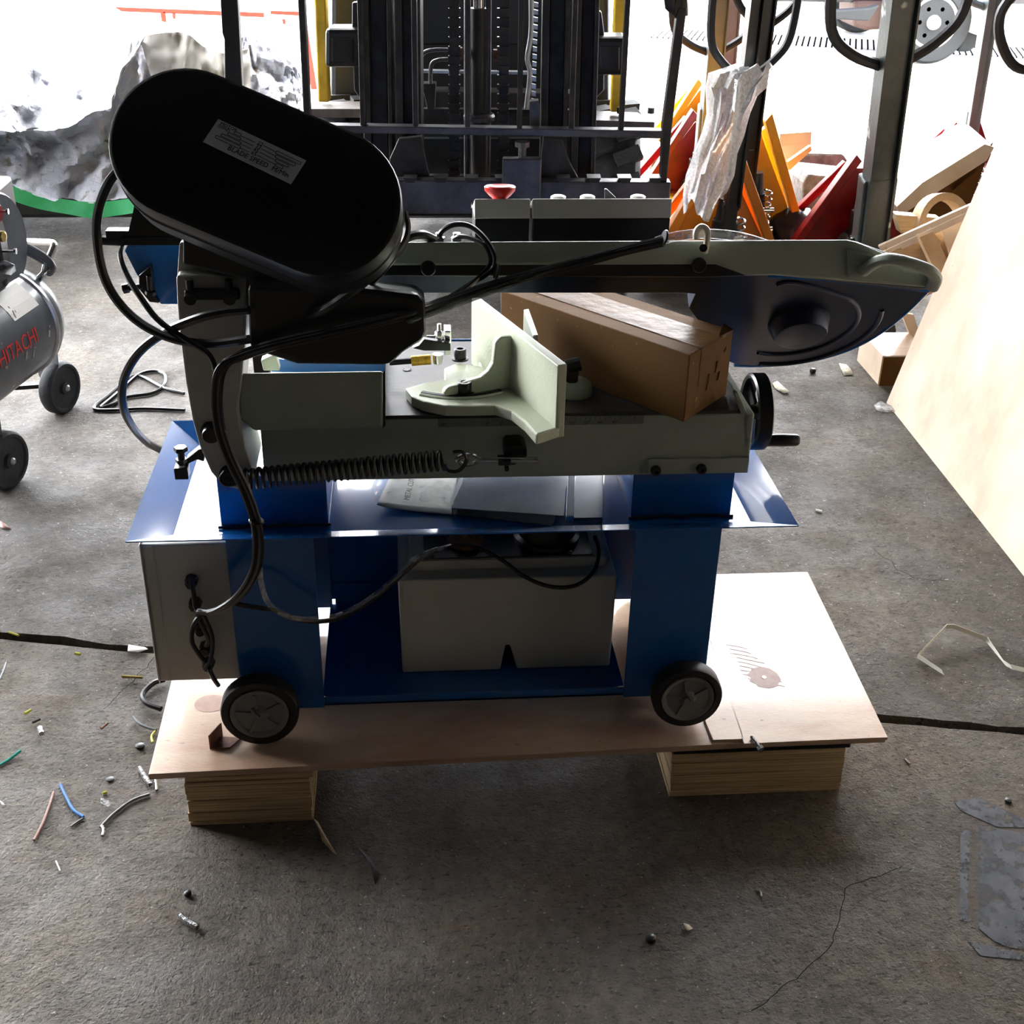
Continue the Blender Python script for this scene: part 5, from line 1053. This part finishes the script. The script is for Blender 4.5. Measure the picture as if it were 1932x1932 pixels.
# ================================================================ FLOOR LITTER
def wire(px, r_, m, label, lift=0., name='wire_offcut', cat='wire', n=7, grp='wire offcuts on the floor'):
    bm = B(); pts = [Zp(x, y, 0)+Vector((0, 0, r_+.0006+(0 if Zp(x, y, 0).y < 1.9 else .004))) for x, y in px]
    tube(bm, pts, r_, n, 5); return solo(name, bm, m, label, cat, smooth=True, group=grp)
wire([(-8, 1450), (15, 1437), (40, 1422)], .0028, 'teal_wire', 'green-blue wire offcut at the left edge of the floor')
wire([(65, 1588), (82, 1555), (95, 1520), (102, 1497)], .0026, 'brown_wire', 'brown wire offcut lying left of the blue one')
wire([(114, 1483), (128, 1512), (140, 1532), (158, 1544)], .0028, 'blue_wire', 'curved blue wire offcut on the floor')
wire([(158, 1546), (146, 1553), (134, 1562)], .0020, 'grey_wire', 'short grey wire tip touching the blue wire offcut')
wire([(283, 1501), (250, 1513), (215, 1538), (190, 1564)], .0028, 'grey_wire', 'long curved dark grey wire offcut')
wire([(193, 1562), (196, 1570), (194, 1580)], .0032, 'foil', 'silver crimp at the end of the dark grey wire')
wire([(252, 1358), (262, 1370), (278, 1378), (296, 1383)], .0030, 'grey_wire', 'dark wire offcut running under the left plywood edge')
wire([(294, 1385), (287, 1394), (289, 1406)], .0024, 'yellow_wire', 'yellow-green wire end by the left plywood edge')
wire([(264, 1452), (272, 1466), (284, 1484)], .0042, 'foil', 'larger silver cable lug left of the timber block')
wire([(293, 1470), (295, 1482), (296, 1494)], .0030, 'foil', 'small silver cable lug next to the timber block')
wire([(191, 1514), (198, 1517), (206, 1522)], .0048, 'clear_film', 'clear plastic crimp sleeve on the floor', name='crimp_sleeve', cat='sleeve', grp=None)
wire([(194, 1500), (202, 1497)], .0030, 'yellow_wire', 'tiny yellow wire stub above the clear sleeve')
wire([(143, 1238), (153, 1240)], .0032, 'yellow_wire', 'tiny yellow wire stub near the floor joint')
wire([(48, 1352), (60, 1345)], .0032, 'yellow_wire', 'tiny yellow wire stub at far left below the joint')
wire([(232, 1282), (270, 1284)], .0034, 'brass', 'straight brass pin left of the cabinet', name='brass_pin', cat='pin', grp=None)
wire([(62, 1369), (77, 1362)], .0026, 'black_bit', 'tiny black wire piece beside the small silver lug')
wire([(76, 1380), (80, 1392)], .0052, 'foil', 'small silver ring lug at the left')
wire([(192, 1380), (204, 1370)], .0026, 'rust_brown', 'tiny rusty wire piece on the left floor')
wire([(0, 1288), (8, 1270), (13, 1255)], .0022, 'grey_wire', 'thin grey wire at the left frame edge')
wire([(18, 1198), (36, 1204)], .0026, 'yellow_wire', 'yellow wire stub in the joint at the left')
wire([(340, 1731), (352, 1742), (374, 1754)], .0052, 'foil', 'twisted silver foil piece on the dark floor')
wire([(106, 1626), (114, 1645)], .0014, 'paper', 'thin white sliver on the lower left floor', name='sliver', cat='scrap', grp=None)
wire([(1426, 1681), (1434, 1684), (1436, 1693)], .0018, 'leaf_dry', 'small curled pale shaving on the right floor', name='wood_shaving', cat='shaving', grp=None)
wire([(1707, 1434), (1717, 1443)], .0018, 'paper', 'short white sliver right of the right timber block', name='sliver', cat='scrap', grp=None)
wire([(1538, 967), (1550, 970)], .0032, 'paper', 'tiny white chip on the floor right of the blue tray', name='chip', cat='scrap', grp=None)
wire([(312, 1290), (290, 1297), (270, 1318), (278, 1335), (305, 1345)], .0055, 'hose_rubber', 'black mains cable loop left of the plywood base', name='mains_cable', cat='cable', grp=None)
wire([(348, 748), (310, 738), (265, 715), (240, 722), (205, 752), (178, 776), (215, 779), (270, 776), (350, 779)], .0052, 'hose_rubber', 'thin black cable looping on the floor behind the saw', name='floor_cable', cat='cable', grp=None)
wire([(190, 774), (225, 745), (262, 712), (295, 705), (312, 715), (308, 735), (285, 748), (240, 755), (215, 768), (190, 776)], .0052, 'hose_rubber', 'second black cable loop crossing the first on the floor', name='floor_cable', cat='cable', grp=None)
def disc(x, y, r_, h, m, label, name, cat, z=0, n=14):
    c = Zp(x, y, z); c.z += .0045 if c.y > 1.95 and z == 0 else .0003; bm = B(); lathe(bm, c, (0, 0, 1), [(r_*.8, 0), (r_, h*.3), (r_, h*.8), (r_*.6, h)], n); return solo(name, bm, m, label, cat, smooth=True)
disc(265, 1411, .0085, .008, 'black_bit', 'black round rubber plug left of the plywood base', 'rubber_plug', 'plug')
disc(208, 1472, .0070, .004, 'black_bit', 'small flat black disc on the left floor', 'rubber_disc', 'plug')
disc(355, 1690, .0060, .009, 'black_bit', 'small black nut on the dark floor at lower left', 'small_nut', 'nut')
disc(1227, 1776, .0085, .012, 'black_bit', 'black crumb of rubber on the lower floor', 'rubber_crumb', 'scrap')
disc(1533, 706, .0110, .016, 'black_bit', 'black nut on the floor behind the handwheel', 'hex_nut', 'nut', n=6)
disc(1902, 1513, .0070, .006, 'black_bit', 'black nut beside the blue floor mark', 'hex_nut', 'nut', n=6)
def flake(px, m, label, name='leaf', cat='leaf', amp=.006):
    c = [Zp(x, y, 0) for x, y in px]; bm = B(); ctr = sum(c, Vector())/len(c); zo = .0012+(.004 if ctr.y > 1.9 else 0)
    cv = bm.verts.new(ctr+Vector((0, 0, zo+amp*.3))); v = [bm.verts.new(p+Vector((0, 0, zo+amp*random.random()))) for p in c]
    for i in range(len(v)): bm.faces.new((cv, v[i], v[(i+1) % len(v)]))
    o = solo(name, bm, m, label, cat, smooth=True); md = o.modifiers.new('s', 'SOLIDIFY'); md.thickness = .0006; return o
flake([(1582, 690), (1596, 692), (1603, 700), (1610, 711), (1592, 712), (1586, 700)], 'leaf_dry', 'crumpled pale leaf furthest back on the right floor')
flake([(1457, 728), (1466, 723), (1478, 732), (1490, 745), (1478, 747), (1462, 736)], 'leaf_dry', 'brownish crumpled leaf behind the handwheel')
flake([(1648, 770), (1660, 762), (1680, 774), (1688, 782), (1662, 782), (1650, 778)], 'clear_film', 'scrap of clear film at the corner of the leaning sheet', 'film_scrap', 'film', .012)
flake([(1289, 1747), (1300, 1746), (1307, 1753), (1298, 1760), (1291, 1757)], 'leaf_dry', 'tiny dry leaf on the lower middle floor')
flake([(243, 1221), (275, 1226), (280, 1230), (262, 1236), (241, 1233)], 'paper', 'cream paper tag lying on the floor joint', 'paper_tag', 'tag', .002)
flake([(590, 1545), (600, 1552), (618, 1585), (636, 1615), (630, 1612), (608, 1590), (600, 1565)], 'pine', 'pointed wood splinter in front of the left timber block', 'wood_splinter', 'splinter', .003)
flake([(672, 1598), (700, 1622), (716, 1650), (708, 1672), (704, 1650), (690, 1620)], 'dark_steel', 'dark crumpled strip in the shadow under the saw', 'dark_strip', 'scrap', .004)
flake([(0, 988), (10, 992), (22, 1002), (10, 1003), (0, 998)], 'brown_wire', 'small brown scrap on the floor at the left edge', 'floor_scrap', 'scrap', .003)
flake([(0, 1512), (8, 1518), (14, 1524), (4, 1521)], 'paper', 'small white paper scrap at the left edge', 'floor_scrap', 'scrap', .003)
# white strapping band
st = [(1775, 1268), (1731, 1238), (1785, 1182), (1800, 1182), (1862, 1206), (1892, 1250), (1905, 1258), (1940, 1266)]
bm = B(); hts = [.004, .012, .040, .042, .012, .006, .006, .006]
P0 = [Zp(x, y, 0)+Vector((0, 0, .004)) for x, y in st]
pp_ = [Zp(x, y, h+.004) for (x, y), h in zip(st, hts)]
v0 = [bm.verts.new(p+Vector((0, 0, .006))) for p in pp_]; v1 = [bm.verts.new(p-Vector((0, -.002, .006)) if p.z > .014 else p+Vector((.004, -.008, -.002))) for p in pp_]
for i in range(len(pp_)-1): bm.faces.new((v0[i], v0[i+1], v1[i+1], v1[i]))
o = solo('strapping_band', bm, 'strap_white', 'kinked white plastic strapping band on the floor at the right', 'strap'); md = o.modifiers.new('s', 'SOLIDIFY'); md.thickness = .0012
# reddish angle bracket on the plywood beside the left wheel
p = Zp(412, 1412, ZP-.006); ab = thing('angle_bracket', 'rusty red angle bracket on the plywood beside the left wheel', 'bracket', tuple(p))
z_ = ZP-.006; a, b = Zp(396, 1414, z_), Zp(418, 1392, z_)
bm = B(); prism(bm, [a, b, Vector((b.x, b.y, z_+.032)), Vector((a.x, a.y, z_+.030))], (.0025, .002, 0)); obj('bracket_plate', bm, 'rust_brown', ab)
bm = B(); c = (a+b)/2+Vector((-.002, -.003, .018)); lathe(bm, c, (b-a).cross(Vector((0, 0, 1))), [(.006, 0), (.006, .0015)], 14); obj('bracket_hole', bm, 'black_bit', ab)
bm = B(); prism(bm, [a+Vector((0, 0, .001)), b+Vector((0, 0, .001)), b+Vector((.035, -.005, .001)), a+Vector((.035, .0, .001))], (0, 0, .0022)); obj('bracket_foot', bm, 'rust_brown', ab)
